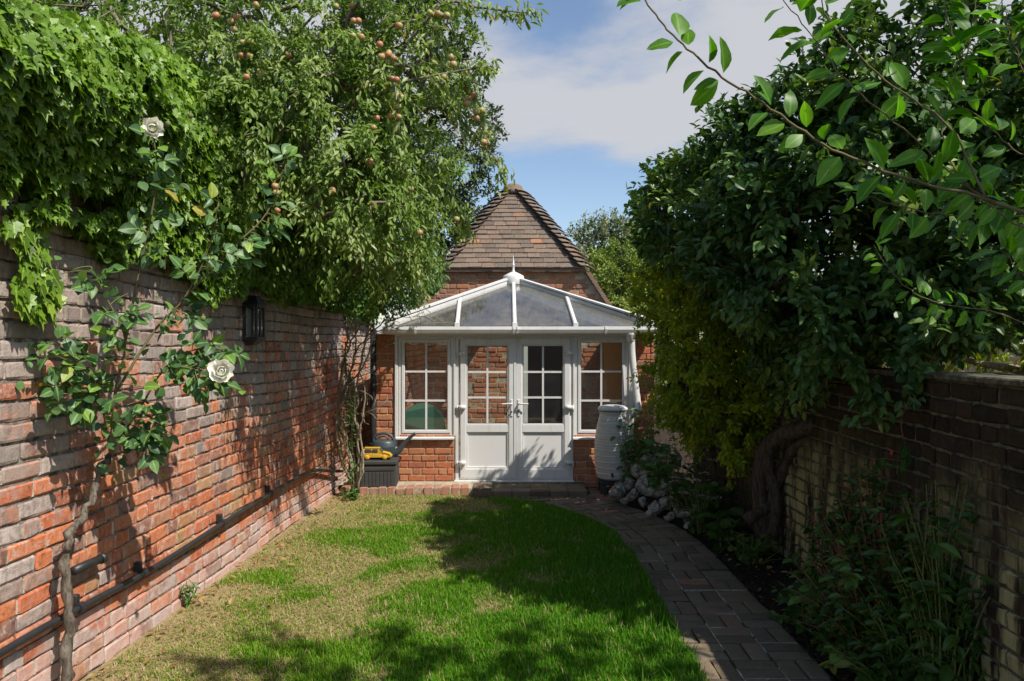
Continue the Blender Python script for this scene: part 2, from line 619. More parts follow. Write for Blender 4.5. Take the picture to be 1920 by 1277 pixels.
M = {}
M['old_brick'] = mat_old_brick()
M['house_brick'] = mat_brick('house_brick', [(0, (0.36, 0.115, 0.06)), (0.3, (0.47, 0.15, 0.065)), (0.6, (0.42, 0.165, 0.08)), (0.8, (0.50, 0.22, 0.10)), (1, (0.27, 0.12, 0.085))], damt=0.3)
M['gable_brick'] = mat_brick('gable_brick', [(0, (0.33, 0.14, 0.08)), (0.3, (0.43, 0.18, 0.09)), (0.6, (0.36, 0.20, 0.12)), (0.8, (0.46, 0.25, 0.14)), (1, (0.26, 0.15, 0.11))], damt=0.4)
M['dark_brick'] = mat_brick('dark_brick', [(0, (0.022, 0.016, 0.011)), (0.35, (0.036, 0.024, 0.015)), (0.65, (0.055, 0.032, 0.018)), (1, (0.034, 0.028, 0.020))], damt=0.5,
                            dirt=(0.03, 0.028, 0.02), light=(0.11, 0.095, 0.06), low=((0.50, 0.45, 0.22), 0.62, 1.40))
M['paver'] = mat_brick('paver_brick', [(0, (0.125, 0.095, 0.062)), (0.35, (0.165, 0.125, 0.083)), (0.7, (0.205, 0.152, 0.10)), (0.93, (0.185, 0.15, 0.105)), (1, (0.34, 0.15, 0.09))], damt=0.5,
                       dirt=(0.10, 0.085, 0.065), light=(0.30, 0.24, 0.19))
M['edge_brick'] = mat_brick('edging_brick', [(0, (0.36, 0.16, 0.10)), (0.5, (0.42, 0.21, 0.14)), (1, (0.32, 0.20, 0.15))], damt=0.45)
M['tile'] = mat_brick('roof_tile', [(0, (0.125, 0.095, 0.075)), (0.4, (0.165, 0.122, 0.095)), (0.72, (0.20, 0.145, 0.108)), (0.92, (0.19, 0.125, 0.09)), (0.965, (0.20, 0.13, 0.09)), (0.975, (0.31, 0.155, 0.085)), (1, (0.34, 0.17, 0.09))], damt=0.45,
                      dirt=(0.11, 0.10, 0.075), light=(0.40, 0.35, 0.26))
M['lime'] = mat_mortar('lime_mortar', (0.09, 0.075, 0.06), (0.36, 0.31, 0.255))
M['pointing'] = mat_mortar('old_pointing', (0.30, 0.25, 0.20), (0.58, 0.51, 0.43), 20.0)
M['mortar_house'] = mat_mortar('house_mortar', (0.34, 0.28, 0.20), (0.50, 0.43, 0.32))
M['mortar_dark'] = mat_mortar('dark_mortar', (0.07, 0.065, 0.048), (0.19, 0.175, 0.125))
M['mortar_path'] = mat_mortar('path_joint', (0.035, 0.028, 0.02), (0.09, 0.07, 0.05))
M['white'] = mat_white()
M['white_panel'] = mat_simple('white_panel', (0.70, 0.69, 0.665), 0.45, 0.4, 2.5, 0.04)
M['rubber'] = mat_simple('black_gasket', (0.03, 0.03, 0.03), 0.7)
M['glass'] = mat_glass('window_glass', 0.015)
M['roof_glass'] = mat_glass('roof_glass', 0.055, (0.52, 0.50, 0.44), (0.93, 0.94, 0.93), 0.85)
M['lawn'] = mat_lawn()
M['soil'] = mat_soil()
M['black'] = mat_simple('black_plastic', (0.028, 0.029, 0.03), 0.5, 0.4, 8.0, 0.3)
M['pipe'] = mat_simple('black_pipe', (0.026, 0.026, 0.027), 0.45, 0.5, 14.0, 0.5)
M['iron'] = mat_simple('black_iron', (0.022, 0.022, 0.024), 0.45, 0.5, 20.0, 0.3)
M['box'] = mat_simple('charcoal_plastic', (0.055, 0.053, 0.052), 0.62, 0.35, 10.0, 0.3)
M['can'] = mat_simple('slate_plastic', (0.045, 0.062, 0.070), 0.42, 0.5, 6.0, 0.15)
M['yellow'] = mat_simple('yellow_paint', (0.56, 0.33, 0.03), 0.6, 0.35, 18.0, 0.35)
M['butt'] = mat_simple('grey_white_plastic', (0.60, 0.595, 0.575), 0.5, 0.4, 5.0, 0.07)
M['stone'] = mat_mortar('flint_stone', (0.13, 0.12, 0.095), (0.52, 0.48, 0.40), 13.0)
M['terracotta'] = mat_simple('terracotta', (0.45, 0.17, 0.085), 0.9, 0.2, 12.0, 0.25)
M['bark'] = mat_bark('bark', (0.11, 0.085, 0.06), (0.30, 0.25, 0.19))
M['bark_dark'] = mat_bark('dark_bark', (0.055, 0.042, 0.03), (0.13, 0.10, 0.075))
M['bark_rose'] = mat_bark('rose_bark', (0.075, 0.06, 0.045), (0.24, 0.205, 0.16), 40.0)
M['vine'] = mat_bark('vine_bark', (0.20, 0.155, 0.10), (0.42, 0.35, 0.25), 50.0)
M['twig'] = mat_simple('twig', (0.15, 0.125, 0.06), 0.8, 0.2, 30.0, 0.3)
M['stem'] = mat_simple('green_stem', (0.15, 0.17, 0.05), 0.7, 0.3, 30.0, 0.3)
M['red_stem'] = mat_simple('red_stem', (0.22, 0.08, 0.05), 0.7, 0.3)
M['wood'] = mat_bark('pine_board', (0.42, 0.22, 0.09), (0.56, 0.32, 0.14), 16.0)
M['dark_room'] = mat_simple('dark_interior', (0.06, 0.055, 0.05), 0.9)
M['floor'] = mat_simple('floor_tile', (0.30, 0.26, 0.21), 0.6, 0.3, 5.0, 0.1)
M['plaster'] = mat_simple('pale_plaster', (0.62, 0.60, 0.55), 0.9, 0.2, 3.0, 0.05)
M['green_seat'] = mat_simple('green_chair', (0.03, 0.12, 0.075), 0.5, 0.4)

M['leaf_ivy'] = mat_leaf('ivy_leaf', [(0, (0.07, 0.135, 0.012)), (0.4, (0.125, 0.235, 0.018)), (0.75, (0.20, 0.34, 0.03)), (1, (0.32, 0.44, 0.06))], 0.42, 0.42, 0.27)
M['leaf_rose'] = mat_leaf('rose_leaf', [(0, (0.04, 0.10, 0.035)), (0.5, (0.075, 0.165, 0.05)), (0.85, (0.12, 0.23, 0.065)), (1, (0.22, 0.36, 0.04))], 0.45, 0.45, 0.25)
M['leaf_apple'] = mat_leaf('apple_leaf', [(0, (0.085, 0.16, 0.022)), (0.45, (0.165, 0.265, 0.04)), (0.8, (0.27, 0.36, 0.085)), (1, (0.44, 0.49, 0.25))], 0.5, 0.4, 0.32)
M['leaf_oak'] = mat_leaf('evergreen_leaf', [(0, (0.035, 0.062, 0.022)), (0.5, (0.065, 0.105, 0.038)), (1, (0.12, 0.165, 0.07))], 0.45, 0.45, 0.12)
M['leaf_laurel'] = mat_leaf('laurel_leaf', [(0, (0.035, 0.085, 0.024)), (0.5, (0.07, 0.15, 0.036)), (0.85, (0.135, 0.225, 0.042)), (1, (0.25, 0.31, 0.045))], 0.40, 0.42, 0.24)
M['leaf_gold'] = mat_leaf('golden_leaf', [(0, (0.14, 0.23, 0.016)), (0.5, (0.26, 0.37, 0.024)), (0.9, (0.45, 0.50, 0.03)), (1, (0.72, 0.55, 0.035))], 0.5, 0.35, 0.42, (1.2, 1.1, 0.4), autumn=False)
M['leaf_fore'] = mat_leaf('bright_leaf', [(0, (0.06, 0.175, 0.012)), (0.5, (0.10, 0.25, 0.018)), (1, (0.15, 0.32, 0.025))], 0.42, 0.4, 0.5, (1.35, 1.6, 0.35), autumn=False)
M['leaf_far'] = mat_leaf('far_leaf', [(0, (0.14, 0.21, 0.04)), (0.5, (0.22, 0.31, 0.06)), (1, (0.33, 0.41, 0.10))], 0.6, 0.3, 0.25)
M['leaf_grey'] = mat_leaf('grey_leaf', [(0, (0.10, 0.14, 0.06)), (0.5, (0.165, 0.205, 0.095)), (1, (0.27, 0.29, 0.16))], 0.6, 0.3, 0.2)
M['leaf_bed'] = mat_leaf('bed_leaf', [(0, (0.026, 0.055, 0.012)), (0.5, (0.055, 0.115, 0.018)), (0.9, (0.11, 0.20, 0.028)), (1, (0.22, 0.17, 0.03))], 0.45, 0.4, 0.25)
M['leaf_fresh'] = mat_leaf('fresh_leaf', [(0, (0.045, 0.125, 0.025)), (0.5, (0.075, 0.185, 0.035)), (1, (0.13, 0.26, 0.05))], 0.45, 0.4, 0.28)
M['leaf_dead'] = mat_leaf('dead_leaf', [(0, (0.22, 0.11, 0.03)), (0.5, (0.36, 0.21, 0.07)), (1, (0.42, 0.30, 0.13))], 0.8, 0.2, 0.15, (1.1, 0.9, 0.5), autumn=False)
M['grass'] = mat_leaf('grass_blade', [(0, (0.055, 0.190, 0.006)), (0.33, (0.105, 0.285, 0.009)), (0.62, (0.20, 0.33, 0.018)), (0.74, (0.34, 0.32, 0.08)), (0.88, (0.46, 0.35, 0.18)), (1, (0.60, 0.47, 0.28))], 0.6, 0.25, 0.35, (1.15, 1.3, 0.5), 0.12, autumn=False)
M['petal'] = mat_leaf('white_petal', [(0, (0.86, 0.82, 0.68)), (0.5, (0.90, 0.88, 0.80)), (1, (0.92, 0.91, 0.87))], 0.6, 0.2, 0.12, (1, 0.98, 0.9), 0.0, autumn=False)
M['petal_pink'] = mat_leaf('pink_petal', [(0, (0.50, 0.28, 0.27)), (0.5, (0.62, 0.45, 0.42)), (1, (0.70, 0.58, 0.53))], 0.7, 0.2, 0.2, (1, 0.8, 0.8), autumn=False)
M['petal_red'] = mat_simple('red_petal', (0.5, 0.03, 0.06), 0.6)


def mat_apple():
    m, nt, out = new_mat('apple_skin')
    p = nd(nt, 'ShaderNodeTexCoord').outputs['Object']
    r = nd(nt, 'ShaderNodeObjectInfo').outputs['Random']
    sx = nd(nt, 'ShaderNodeSeparateXYZ', {0: p}).outputs[0]
    n = noise(nt, p, 2.2, 3.0)
    f = step(nt, mth(nt, 'ADD', mth(nt, 'MULTIPLY', sx, 0.25), mth(nt, 'ADD', n, mth(nt, 'MULTIPLY', r, 0.25))), 0.42, 0.85)
    c = mixc(nt, f, (0.36, 0.36, 0.11), (0.50, 0.20, 0.12))
    finish(nt, out, c, 0.45, None, 0, 0, 0.4)
    return m
M['apple'] = mat_apple()


# ------------------------------------------------------------------ bricks
def _brick_arrays(seed, wear=1.0):
    rg = np.random.default_rng(seed)
    us = np.array((-0.5, -0.44, 0.0, 0.44, 0.5))
    ws = np.array((-0.5, -0.36, 0.36, 0.5))
    nx, nz = len(us), len(ws)
    V = []
    for j, w in enumerate(ws):
        for i, u in enumerate(us):
            edge = i in (0, nx - 1) or j in (0, nz - 1)
            corner = i in (0, nx - 1) and j in (0, nz - 1)
            y = -0.5 + rg.normal(0, 0.025) * wear
            x, z = u, w
            if edge:
                y = -0.5 + abs(rg.normal(0.09, 0.05)) * wear + (0.08 * wear if corner else 0)
                x += rg.normal(0, 0.010) * wear - np.sign(u) * 0.006 * wear * (2 if corner else 1)
                z += rg.normal(0, 0.030) * wear - np.sign(w) * 0.015 * wear * (2 if corner else 1)
            V.append((x, y, z))
    T = []
    for j in range(nz - 1):
        for i in range(nx - 1):
            a = j * nx + i
            T += [(a, a + 1, a + nx + 1), (a, a + nx + 1, a + nx)]
    ring = [i for i in range(nx)] + [j * nx + nx - 1 for j in range(1, nz)] + [(nz - 1) * nx + i for i in range(nx - 2, -1, -1)] + [j * nx for j in range(nz - 2, 0, -1)]
    b = len(V)
    for i in ring:
        V.append((V[i][0], 0.5, V[i][2]))
    m = len(ring)
    for k in range(m):
        k2 = (k + 1) % m
        T += [(ring[k], b + k, b + k2), (ring[k], b + k2, ring[k2])]
    return np.array(V), np.array(T)


BRICKS = [_brick_arrays(100 + i) for i in range(8)]
NEAT = [_brick_arrays(200 + i, 0.55) for i in range(8)]
_bm_cache = {}


def brick_mesh(i, mat, neat=False):
    k = (i, mat.name, neat)
    if k not in _bm_cache:
        V, T = (NEAT if neat else BRICKS)[i]
        _bm_cache[k] = np_mesh('brick', V, T, mat)
    return _bm_cache[k]


def lay_courses(x0, x1, z0, z1, pitch, st, hd, joint, rg, keep=None, bond='mixed', wob=0.0):
    """brick list (xc, zc, length, height) for a wall strip"""
    out = []
    k = 0
    z = z0
    while z < z1 - 0.3 * pitch:
        x = x0 - rg.uniform(0, st) if bond == 'mixed' else x0 - (k % 2) * (st + hd) * 0.5 - 0.01
        i = 0
        while x < x1:
            if bond == 'mixed':
                L = hd if rg.random() < 0.42 else st * rg.uniform(0.93, 1.05)
            else:
                L = st if i % 2 == 0 else hd
            a, b = max(x, x0), min(x + L, x1)
            if b - a > 0.03:
                xc, zc = (a + b) / 2, z + pitch / 2
                zc += wob * (float(vnoise(xc, z, 0.9, 55)) - 0.5)
                if keep is None or keep(xc, zc, b - a):
                    out.append((xc, zc, b - a - joint, pitch - joint))
            x += L
            i += 1
        z += pitch
        k += 1
    return out


def place_bricks(parent, bricks, mat, y, depth, seed, limit=300, key=None, neat=False, jit=0.005, rest='far_bricks', name='brick', tilt=1.0):
    rg = np.random.default_rng(seed)
    if key is not None:
        bricks = sorted(bricks, key=key)
    VV, TT, RR = [], [], []
    nb = 0
    for n, (xc, zc, L, h) in enumerate(bricks):
        i = int(rg.integers(8))
        dy = rg.normal(0, jit)
        loc = (xc, y + depth / 2 + dy, zc)
        rot = (rg.normal(0, 0.012 * tilt), rg.normal(0, 0.006), rg.normal(0, 0.008 * tilt))
        if n < limit:
            o = link(name, brick_mesh(i, mat, neat), parent)
            o.location = loc
            o.rotation_euler = rot
            o.scale = (L if rg.random() < 0.5 else L, depth, h)
        else:
            V, T = (NEAT if neat else BRICKS)[i]
            VV.append(V * np.array((L, depth, h)) + np.array(loc))
            TT.append(T + nb)
            RR.append(np.full(len(V), rg.random()))
            nb += len(V)
    if VV:
        me = np_mesh(rest, np.vstack(VV), np.vstack(TT), mat, {'rnd': np.concatenate(RR)})
        tag(link(rest, me, parent), kind='stuff')


# ------------------------------------------------------------------ ground, lawn, path, bed
def sheet(name, poly, z, mat, kind='structure'):
    me = bpy.data.meshes.new(name)
    me.from_pydata([(x, y, z) for x, y in poly], [], [tuple(range(len(poly)))])
    me.materials.append(mat)
    return tag(link(name, me), kind=kind)


def wall_x(y):
    return WALL_A + WALL_B * y


sheet('ground', [(-300, -300), (300, -300), (300, 600), (-300, 600)], -0.03, M['soil'])

# path: straight towards the camera, then a wide curve to the door
PC, PR, PW, PY0 = (-2.51, 7.0), 4.0, 0.39, 7.0


def path_pt(s, u):
    """s metres along the middle from the near end (y=2), u metres to the right of the middle"""
    if s < PY0 - 2.0:
        return np.array((PC[0] + PR + u, 2.0 + s)), 0.0
    th = (s - (PY0 - 2.0)) / PR
    r = PR + u
    return np.array((PC[0] + r * math.cos(th), PC[1] + r * math.sin(th))), th


def path_side(s, u):
    return tuple(path_pt(s, u)[0])


S_END = PY0 - 2.0 + PR * math.radians(39)
left_edge = [path_side(s, -PW - 0.01) for s in np.linspace(0, S_END, 30)]
right_edge = [path_side(s, PW + 0.03) for s in np.linspace(0, S_END, 30)]
lawn_poly = [(wall_x(1.0), 1.0), (1.09, 1.0)] + left_edge + [(-0.5, 9.55), (-0.6, 9.95), (wall_x(10.0), 10.0)]
lawn = sheet('lawn', lawn_poly, 0.0, M['lawn'])
path = sheet('brick_path', left_edge[:1] + left_edge + right_edge[::-1], -0.004, M['mortar_path'])
sheet('flower_bed', right_edge + [(1.2, 10.1), (2.6, 10.3), (2.7, 2.0)], 0.012, M['soil'])
landing = sheet('door_landing', [(-0.30, 9.25), (1.9, 9.25), (1.9, 10.4), (-0.30, 10.4)], 0.0045, M['mortar_path'])


def paver_mesh(i):
    k = ('paver', i)
    if k not in _bm_cache:
        V, T = NEAT[i]
        R = np.array(((1, 0, 0), (0, 0, -1), (0, -1, 0)))     # turn the face up
        V2 = np.column_stack((V[:, 0], V[:, 2], -V[:, 1]))
        _bm_cache[k] = np_mesh('paver', V2, T[:, ::-1], M['paver'])
    return _bm_cache[k]


def paver(parent, x, y, ang, L, W, z, rg, h=0.06, mesh=None):
    o = link('paver', mesh or paver_mesh(int(rg.integers(8))), parent)
    o.location = (x, y, z - h / 2 + rg.normal(0, 0.0025))
    o.rotation_euler = (rg.normal(0, 0.012), rg.normal(0, 0.012), ang + rg.normal(0, 0.012))
    o.scale = (L, W, h)
    return o


rg = np.random.default_rng(5)
MOD = 0.26
k = 0
s = 1.6
while s < S_END - 0.05:
    for i in range(3):
        u = (i - 1) * MOD
        for h_ in range(2):
            if (k + i) % 2 == 0:
                c, th = path_pt(s + MOD * (0.25 + 0.5 * h_), u)
                ang = th
            else:
                c, th = path_pt(s + MOD * 0.5, u + MOD * (h_ - 0.5) * 0.5)
                ang = th + math.pi / 2
            if c[1] < 9.28:
                paver(path, c[0], c[1], ang, MOD - 0.012, MOD / 2 - 0.011, 0.018, rg)
    s += MOD
    k += 1
# landing in front of the step
for j in range(2):
    for i in range(9):
        paver(landing, -0.12 + i * 0.235 + 0.1 * (j % 2), 9.28 + j * 0.118 + 0.02, 0, 0.222, 0.106, 0.022 + 0.002 * j, rg)
for i in range(6):
    for j in range(4):
        if i > 3 or j > 5:
            paver(landing, 1.06 + (i - 4) * 0.24 + 0.06 * (j % 2), 9.55 + j * 0.12, 0, 0.225, 0.108, 0.035, rg)
# bricks of the low block left of the step and the step itself
step_ = tag(empty('doorstep', (0.3, 9.75, 0), 0, 'low brick step below the white conservatory doors', 'step'))
step_['label'] = 'low brick step below the white double doors'
MB().box(-0.555, 0.66, -0.27, 0.35, 0, 0.085).build('step_core', M['mortar_dark'], step_)
for i in range(5):
    o = link('brick', brick_mesh(i, M['paver'], True), step_)
    o.location = (-0.42 + i * 0.238, -0.245, 0.05)
    o.scale = (0.226, 0.12, 0.09)
    o.rotation_euler = (rg.normal(0, 0.01), 0, rg.normal(0, 0.01))
    for j in range(3):
        o = link('paver', paver_mesh(int(rg.integers(8))), step_)
        o.location = (-0.42 + i * 0.238, -0.125 + j * 0.115, 0.068)
        o.scale = (0.226, 0.106, 0.05)
block = empty('brick_block', (-0.378, 9.62, 0), 0, 'squat block of two mauve bricks at the left end of the step', 'brick block')
MB().box(-0.12, 0.12, -0.12, 0.30, 0, 0.10).build('core', M['mortar_dark'], block)
for i in range(2):
    for j in range(3):
        o = link('paver', paver_mesh(int(rg.integers(8))), block)
        o.location = (-0.062 + i * 0.124, -0.06 + j * 0.14, 0.095)
        o.rotation_euler = (0, 0, math.pi / 2)
        o.scale = (0.132, 0.116, 0.05)
for j in range(1):
    o = link('brick', brick_mesh(3, M['paver'], True), block)
    o.location = (0, -0.10, 0.045)
    o.scale = (0.245, 0.1, 0.07)

# row of edging bricks between the lawn and the conservatory
edging = empty('brick_edging', (-1.3, 9.7, 0), 0, 'row of red edging bricks along the end of the lawn', 'edging')
MB().box(-0.92, 0.80, -0.05, 0.28, 0, 0.088).build('bedding', M['mortar_house'], edging)
em = np_mesh('brick', np.column_stack((NEAT[2][0][:, 0], NEAT[2][0][:, 2], -NEAT[2][0][:, 1])), NEAT[2][1][:, ::-1], M['edge_brick'])
for i in range(14):
    o = link('brick', em, edging)
    o.location = (-0.85 + i * 0.118, 0.05 + rg.normal(0, 0.006), 0.052 + rg.normal(0, 0.004))
    o.rotation_euler = (rg.normal(0, 0.03), rg.normal(0, 0.03), math.pi / 2 + rg.normal(0, 0.05))
    o.scale = (0.22, 0.100, 0.10)
apron = sheet('paved_apron', [(-2.3, 9.9), (-0.55, 9.9), (-0.55, 10.4), (-2.3, 10.4)], 0.085, M['mortar_house'])

# ------------------------------------------------------------------ old garden wall on the left
WL_Y0 = 2.4
wl_rot = math.atan2(1.0, WALL_B)
gwall = empty('garden_wall', (wall_x(WL_Y0), WL_Y0, 0), wl_rot, 'tall old red brick wall with grey weathered patches, ivy on top', 'wall')
WL_LEN = 9.6
MB().box(0, WL_LEN, 0.013, 0.34, -0.05, 2.86).build('mortar_core', M['lime'], gwall)
rg = np.random.default_rng(21)
wl = lay_courses(0.6, WL_LEN, -0.02, 2.86, 0.100, 0.282, 0.142, 0.0105, rg, wob=0.06)
def wl_key(b):
    d = math.hypot(b[0] - 1.3, 0.0)
    pen = 60 if (b[0] < 1.15 or b[1] > 2.68) else 0
    return abs(b[0] - 1.3) + pen
place_bricks(gwall, wl, M['old_brick'], 0.0, 0.06, 22, 300, wl_key, jit=0.0025, tilt=0.35)
perps = MB()
rq = np.random.default_rng(23)
for (xc, zc, L, h) in wl:
    if rq.random() < 0.85:
        x_ = xc + L / 2 + 0.006
        perps.box(x_ - 0.009, x_ + 0.009, 0.003 + rq.random() * 0.006, 0.05, zc - h * 0.46, zc + h * rq.uniform(0.3, 0.46))
tag(perps.build('pointing', M['pointing'], gwall), kind='stuff')
MB().box(0, WL_LEN, -0.05, 0.39, 2.862, 2.93, 0.01).build('coping', M['lime'], gwall)

# ------------------------------------------------------------------ dark boundary wall on the right
rwall = empty('boundary_wall', (2.50, 10.3, 0), -math.pi / 2, 'dark damp brick boundary wall with pale lime stains behind the flower bed', 'wall')
MB().box(0, 6.0, 0.016, 0.24, -0.05, 1.80).build('mortar_core', M['mortar_dark'], rwall)
rg = np.random.default_rng(31)
rb = lay_courses(0, 6.0, 0.0, 1.79, 0.0985, 0.29, 0.145, 0.013, rg, bond='flemish', wob=0.02)
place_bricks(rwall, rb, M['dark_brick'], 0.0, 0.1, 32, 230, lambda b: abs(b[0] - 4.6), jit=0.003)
pwall = empty('wall_pier', (2.43, 4.36, 0), -math.pi / 2 - 0.03, 'thick dark brick end of the boundary wall with a flat pale top', 'wall')
MB().box(0, 3.0, 0.016, 0.36, -0.05, 1.775).build('mortar_core', M['mortar_dark'], pwall)
MB().box(-0.02, 3.0, -0.012, 0.38, 1.778, 1.815, 0.008).build('coping', M['mortar_dark'], pwall)
rb = lay_courses(0, 2.4, 0.0, 1.775, 0.0985, 0.29, 0.145, 0.013, rg, bond='flemish')
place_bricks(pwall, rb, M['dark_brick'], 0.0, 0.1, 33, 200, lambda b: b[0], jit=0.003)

# ------------------------------------------------------------------ brick outbuilding behind
HX, HY = 0.02, 13.5
house = empty('brick_outbuilding', (HX, HY, 0), 0, 'old brick outbuilding with a half hipped tiled roof behind the conservatory', 'building')
EAVE_Z, EAVE_X, AP_Z, AP_Y = 3.29, 1.30, 5.08, 1.75
TOP_X = 0.13
slope = (AP_Z - EAVE_Z) / (EAVE_X - TOP_X)
def hip_x(t):
    return EAVE_X + (TOP_X - EAVE_X) * t + 0.035 * math.sin(math.pi * t)
def gable_x(z):
    return min(2.45, TOP_X + (AP_Z - z) / slope)
wall_m = MB()
# back wall slab with a dark doorway, as four blocks behind the bricks
DX0, DX1, DZ = 0.19, 1.02, 2.08
wall_m.box(-2.4, DX0, 0.014, 0.25, 0, 2.2)
wall_m.box(DX1, 2.4, 0.014, 0.25, 0, 2.2)
wall_m.box(DX0, DX1, 0.014, 0.25, DZ, 2.2)
wall_m.prism([(-1.98, 2.2), (1.98, 2.2), (1.27, 3.27), (-1.27, 3.27)], 'y', 0.014, 0.25)
hwall = wall_m.build('wall', M['mortar_house'], house)
rg = np.random.default_rng(41)
hb = lay_courses(-2.1, 2.1, 2.06, 3.27, 0.0875, 0.24, 0.12, 0.012, rg, keep=lambda x, z, L: abs(x) + L / 2 < gable_x(z + 0.05), bond='flemish')
place_bricks(hwall, hb, M['gable_brick'], 0.0, 0.1, 42, 260, lambda b: -b[1], neat=True, jit=0.004)
hb = lay_courses(-2.1, 2.1, 0.05, 2.06, 0.0915, 0.24, 0.12, 0.013, rg, keep=lambda x, z, L: not (DX0 - L / 2 < x < DX1 + L / 2))
place_bricks(hwall, hb, M['house_brick'], 0.0, 0.1, 43, 0, None, jit=0.009, rest='inner_bricks')
# rest of the building
MB().box(-2.2, -1.98, 0.25, 7.0, 0, 2.2).build('side_wall', M['mortar_house'], house)
MB().box(1.98, 2.2, 0.25, 7.0, 0, 2.2).build('side_wall', M['mortar_house'], house)
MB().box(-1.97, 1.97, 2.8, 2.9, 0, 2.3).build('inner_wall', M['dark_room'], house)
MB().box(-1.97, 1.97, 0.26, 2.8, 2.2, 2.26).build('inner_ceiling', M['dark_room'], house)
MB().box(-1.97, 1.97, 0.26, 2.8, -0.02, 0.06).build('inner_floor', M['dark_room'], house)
dfm = MB()
dfm.box(DX0, DX0 + 0.075, -0.02, 0.12, 0.06, DZ)
dfm.box(DX1 - 0.06, DX1, -0.02, 0.12, 0.06, DZ)
dfm.box(DX0 + 0.075, DX1 - 0.06, -0.02, 0.12, DZ - 0.06, DZ)
dfm.build('door_frame', M['white'], house)

# roof: one panel per slope, tiles laid on the half hip, bonnet tiles up the hips
roof_m = MB()
A = (0, AP_Y, AP_Z); B0 = (-EAVE_X, -0.10, EAVE_Z); B1 = (EAVE_X, -0.10, EAVE_Z)
BK = (0, 7.2, AP_Z)
ex = 2.45; ez = AP_Z - slope * (ex - TOP_X)
A0 = (-TOP_X, AP_Y, AP_Z); A1 = (TOP_X, AP_Y, AP_Z)
BK0 = (-TOP_X, 7.2, AP_Z); BK1 = (TOP_X, 7.2, AP_Z)
th_ = 0.05
def panel(mb, pts):
    n = len(pts)
    lo = [(x, y, z - th_) for x, y, z in pts]
    mb.add(list(pts) + lo, [tuple(range(n)), tuple(range(2 * n - 1, n - 1, -1))] + [(i, (i + 1) % n, (i + 1) % n + n, i + n) for i in range(n)])
panel(roof_m, [B0, B1, A1, A0])
panel(roof_m, [B1, (ex, -0.02, ez), (ex, 7.2, ez), BK1, A1])
panel(roof_m, [(-ex, -0.02, ez), B0, A0, BK0, (-ex, 7.2, ez)])
panel(roof_m, [A0, A1, BK1, BK0])
roof = roof_m.build('roof', M['tile'], house)
rows = 18
hip_n = unit(np.cross(np.subtract(B1, B0), np.subtract(A, B0)))
up = unit(np.subtract(A, (0, -0.10, EAVE_Z)))
sl_len = np.linalg.norm(np.subtract(A, (0, -0.10, EAVE_Z)))
gauge = sl_len / rows
tile_meshes = []
for i in range(5):
    rr = np.random.default_rng(300 + i)
    mb = MB()
    mb.box(-0.5, 0.5, -0.5, 0.5, -0.5, 0.5, 0.0)
    vv = []
    for (x, y, z) in mb.v:
        camber = 0.0
        vv.append((x + rr.normal(0, 0.012), y + (rr.normal(0, 0.02) if y < 0 else 0), z + rr.normal(0, 0.08)))
    mb.v = vv
    me = mb.mesh('tile', M['tile'])
    tile_meshes.append(me)
rg = np.random.default_rng(51)
tilt = math.radians(7.5)
ux = np.array((1.0, 0, 0))
upt = unit(up * math.cos(tilt) - hip_n * math.sin(tilt))
nt_ = unit(np.cross(ux, upt))
for r in range(rows):
    t0 = r / rows
    half = hip_x(t0) - 0.03
    base = np.array((0, -0.10, EAVE_Z)) + up * (r * gauge)
    wv = 0.235
    x = -half - (r % 2) * wv / 2
    while x < half:
        a, b = max(x, -half), min(x + wv, half)
        if b - a > 0.035:
            c = base + ux * ((a + b) / 2) + upt * (gauge * 0.78) + nt_ * (0.030 + rg.normal(0, 0.0025))
            Mx = Matrix(((ux[0], upt[0], nt_[0], c[0]), (ux[1], upt[1], nt_[1], c[1]), (ux[2], upt[2], nt_[2], c[2]), (0, 0, 0, 1)))
            Mx = Mx @ Matrix.Rotation(rg.normal(0, 0.012), 4, 'Z') @ Matrix.Rotation(rg.normal(0, 0.012), 4, 'X') @ Matrix.Diagonal((b - a - 0.005, gauge * 1.7, 0.026, 1))
            link('tile', tile_meshes[int(rg.integers(5))], roof, Mx)
        x += wv
# bonnet tiles
def bonnet_mesh(seed):
    rr = np.random.default_rng(seed)
    mb = MB()
    n = 7
    vs, fs = [], []
    for j, (y, w, lift) in enumerate(((-0.5, 1.0, 0.03), (0.5, 0.86, -0.10))):
        for lay in (0, 1):
            for i in range(n):
                a = math.pi * (0.12 + 0.76 * i / (n - 1))
                r = (0.5 if lay == 0 else 0.40) * w
                vs.append((r * math.cos(a) * 1.06, y, r * math.sin(a) * 0.75 - 0.12 + lift + rr.normal(0, 0.006)))
    def id_(j, lay, i): return j * 2 * n + lay * n + i
    for i in range(n - 1):
        fs.append((id_(0, 0, i), id_(0, 0, i + 1), id_(1, 0, i + 1), id_(1, 0, i)))
        fs.append((id_(0, 1, i + 1), id_(0, 1, i), id_(1, 1, i), id_(1, 1, i + 1)))
        fs.append((id_(0, 0, i + 1), id_(0, 0, i), id_(0, 1, i), id_(0, 1, i + 1)))
        fs.append((id_(1, 0, i), id_(1, 0, i + 1), id_(1, 1, i + 1), id_(1, 1, i)))
    fs.append((id_(0, 0, 0), id_(1, 0, 0), id_(1, 1, 0), id_(0, 1, 0)))
    fs.append((id_(1, 0, n - 1), id_(0, 0, n - 1), id_(0, 1, n - 1), id_(1, 1, n - 1)))
    mb.add(vs, fs)
    return mb.mesh('bonnet_tile', M['tile'], True)
bms = [bonnet_mesh(400 + i) for i in range(3)]
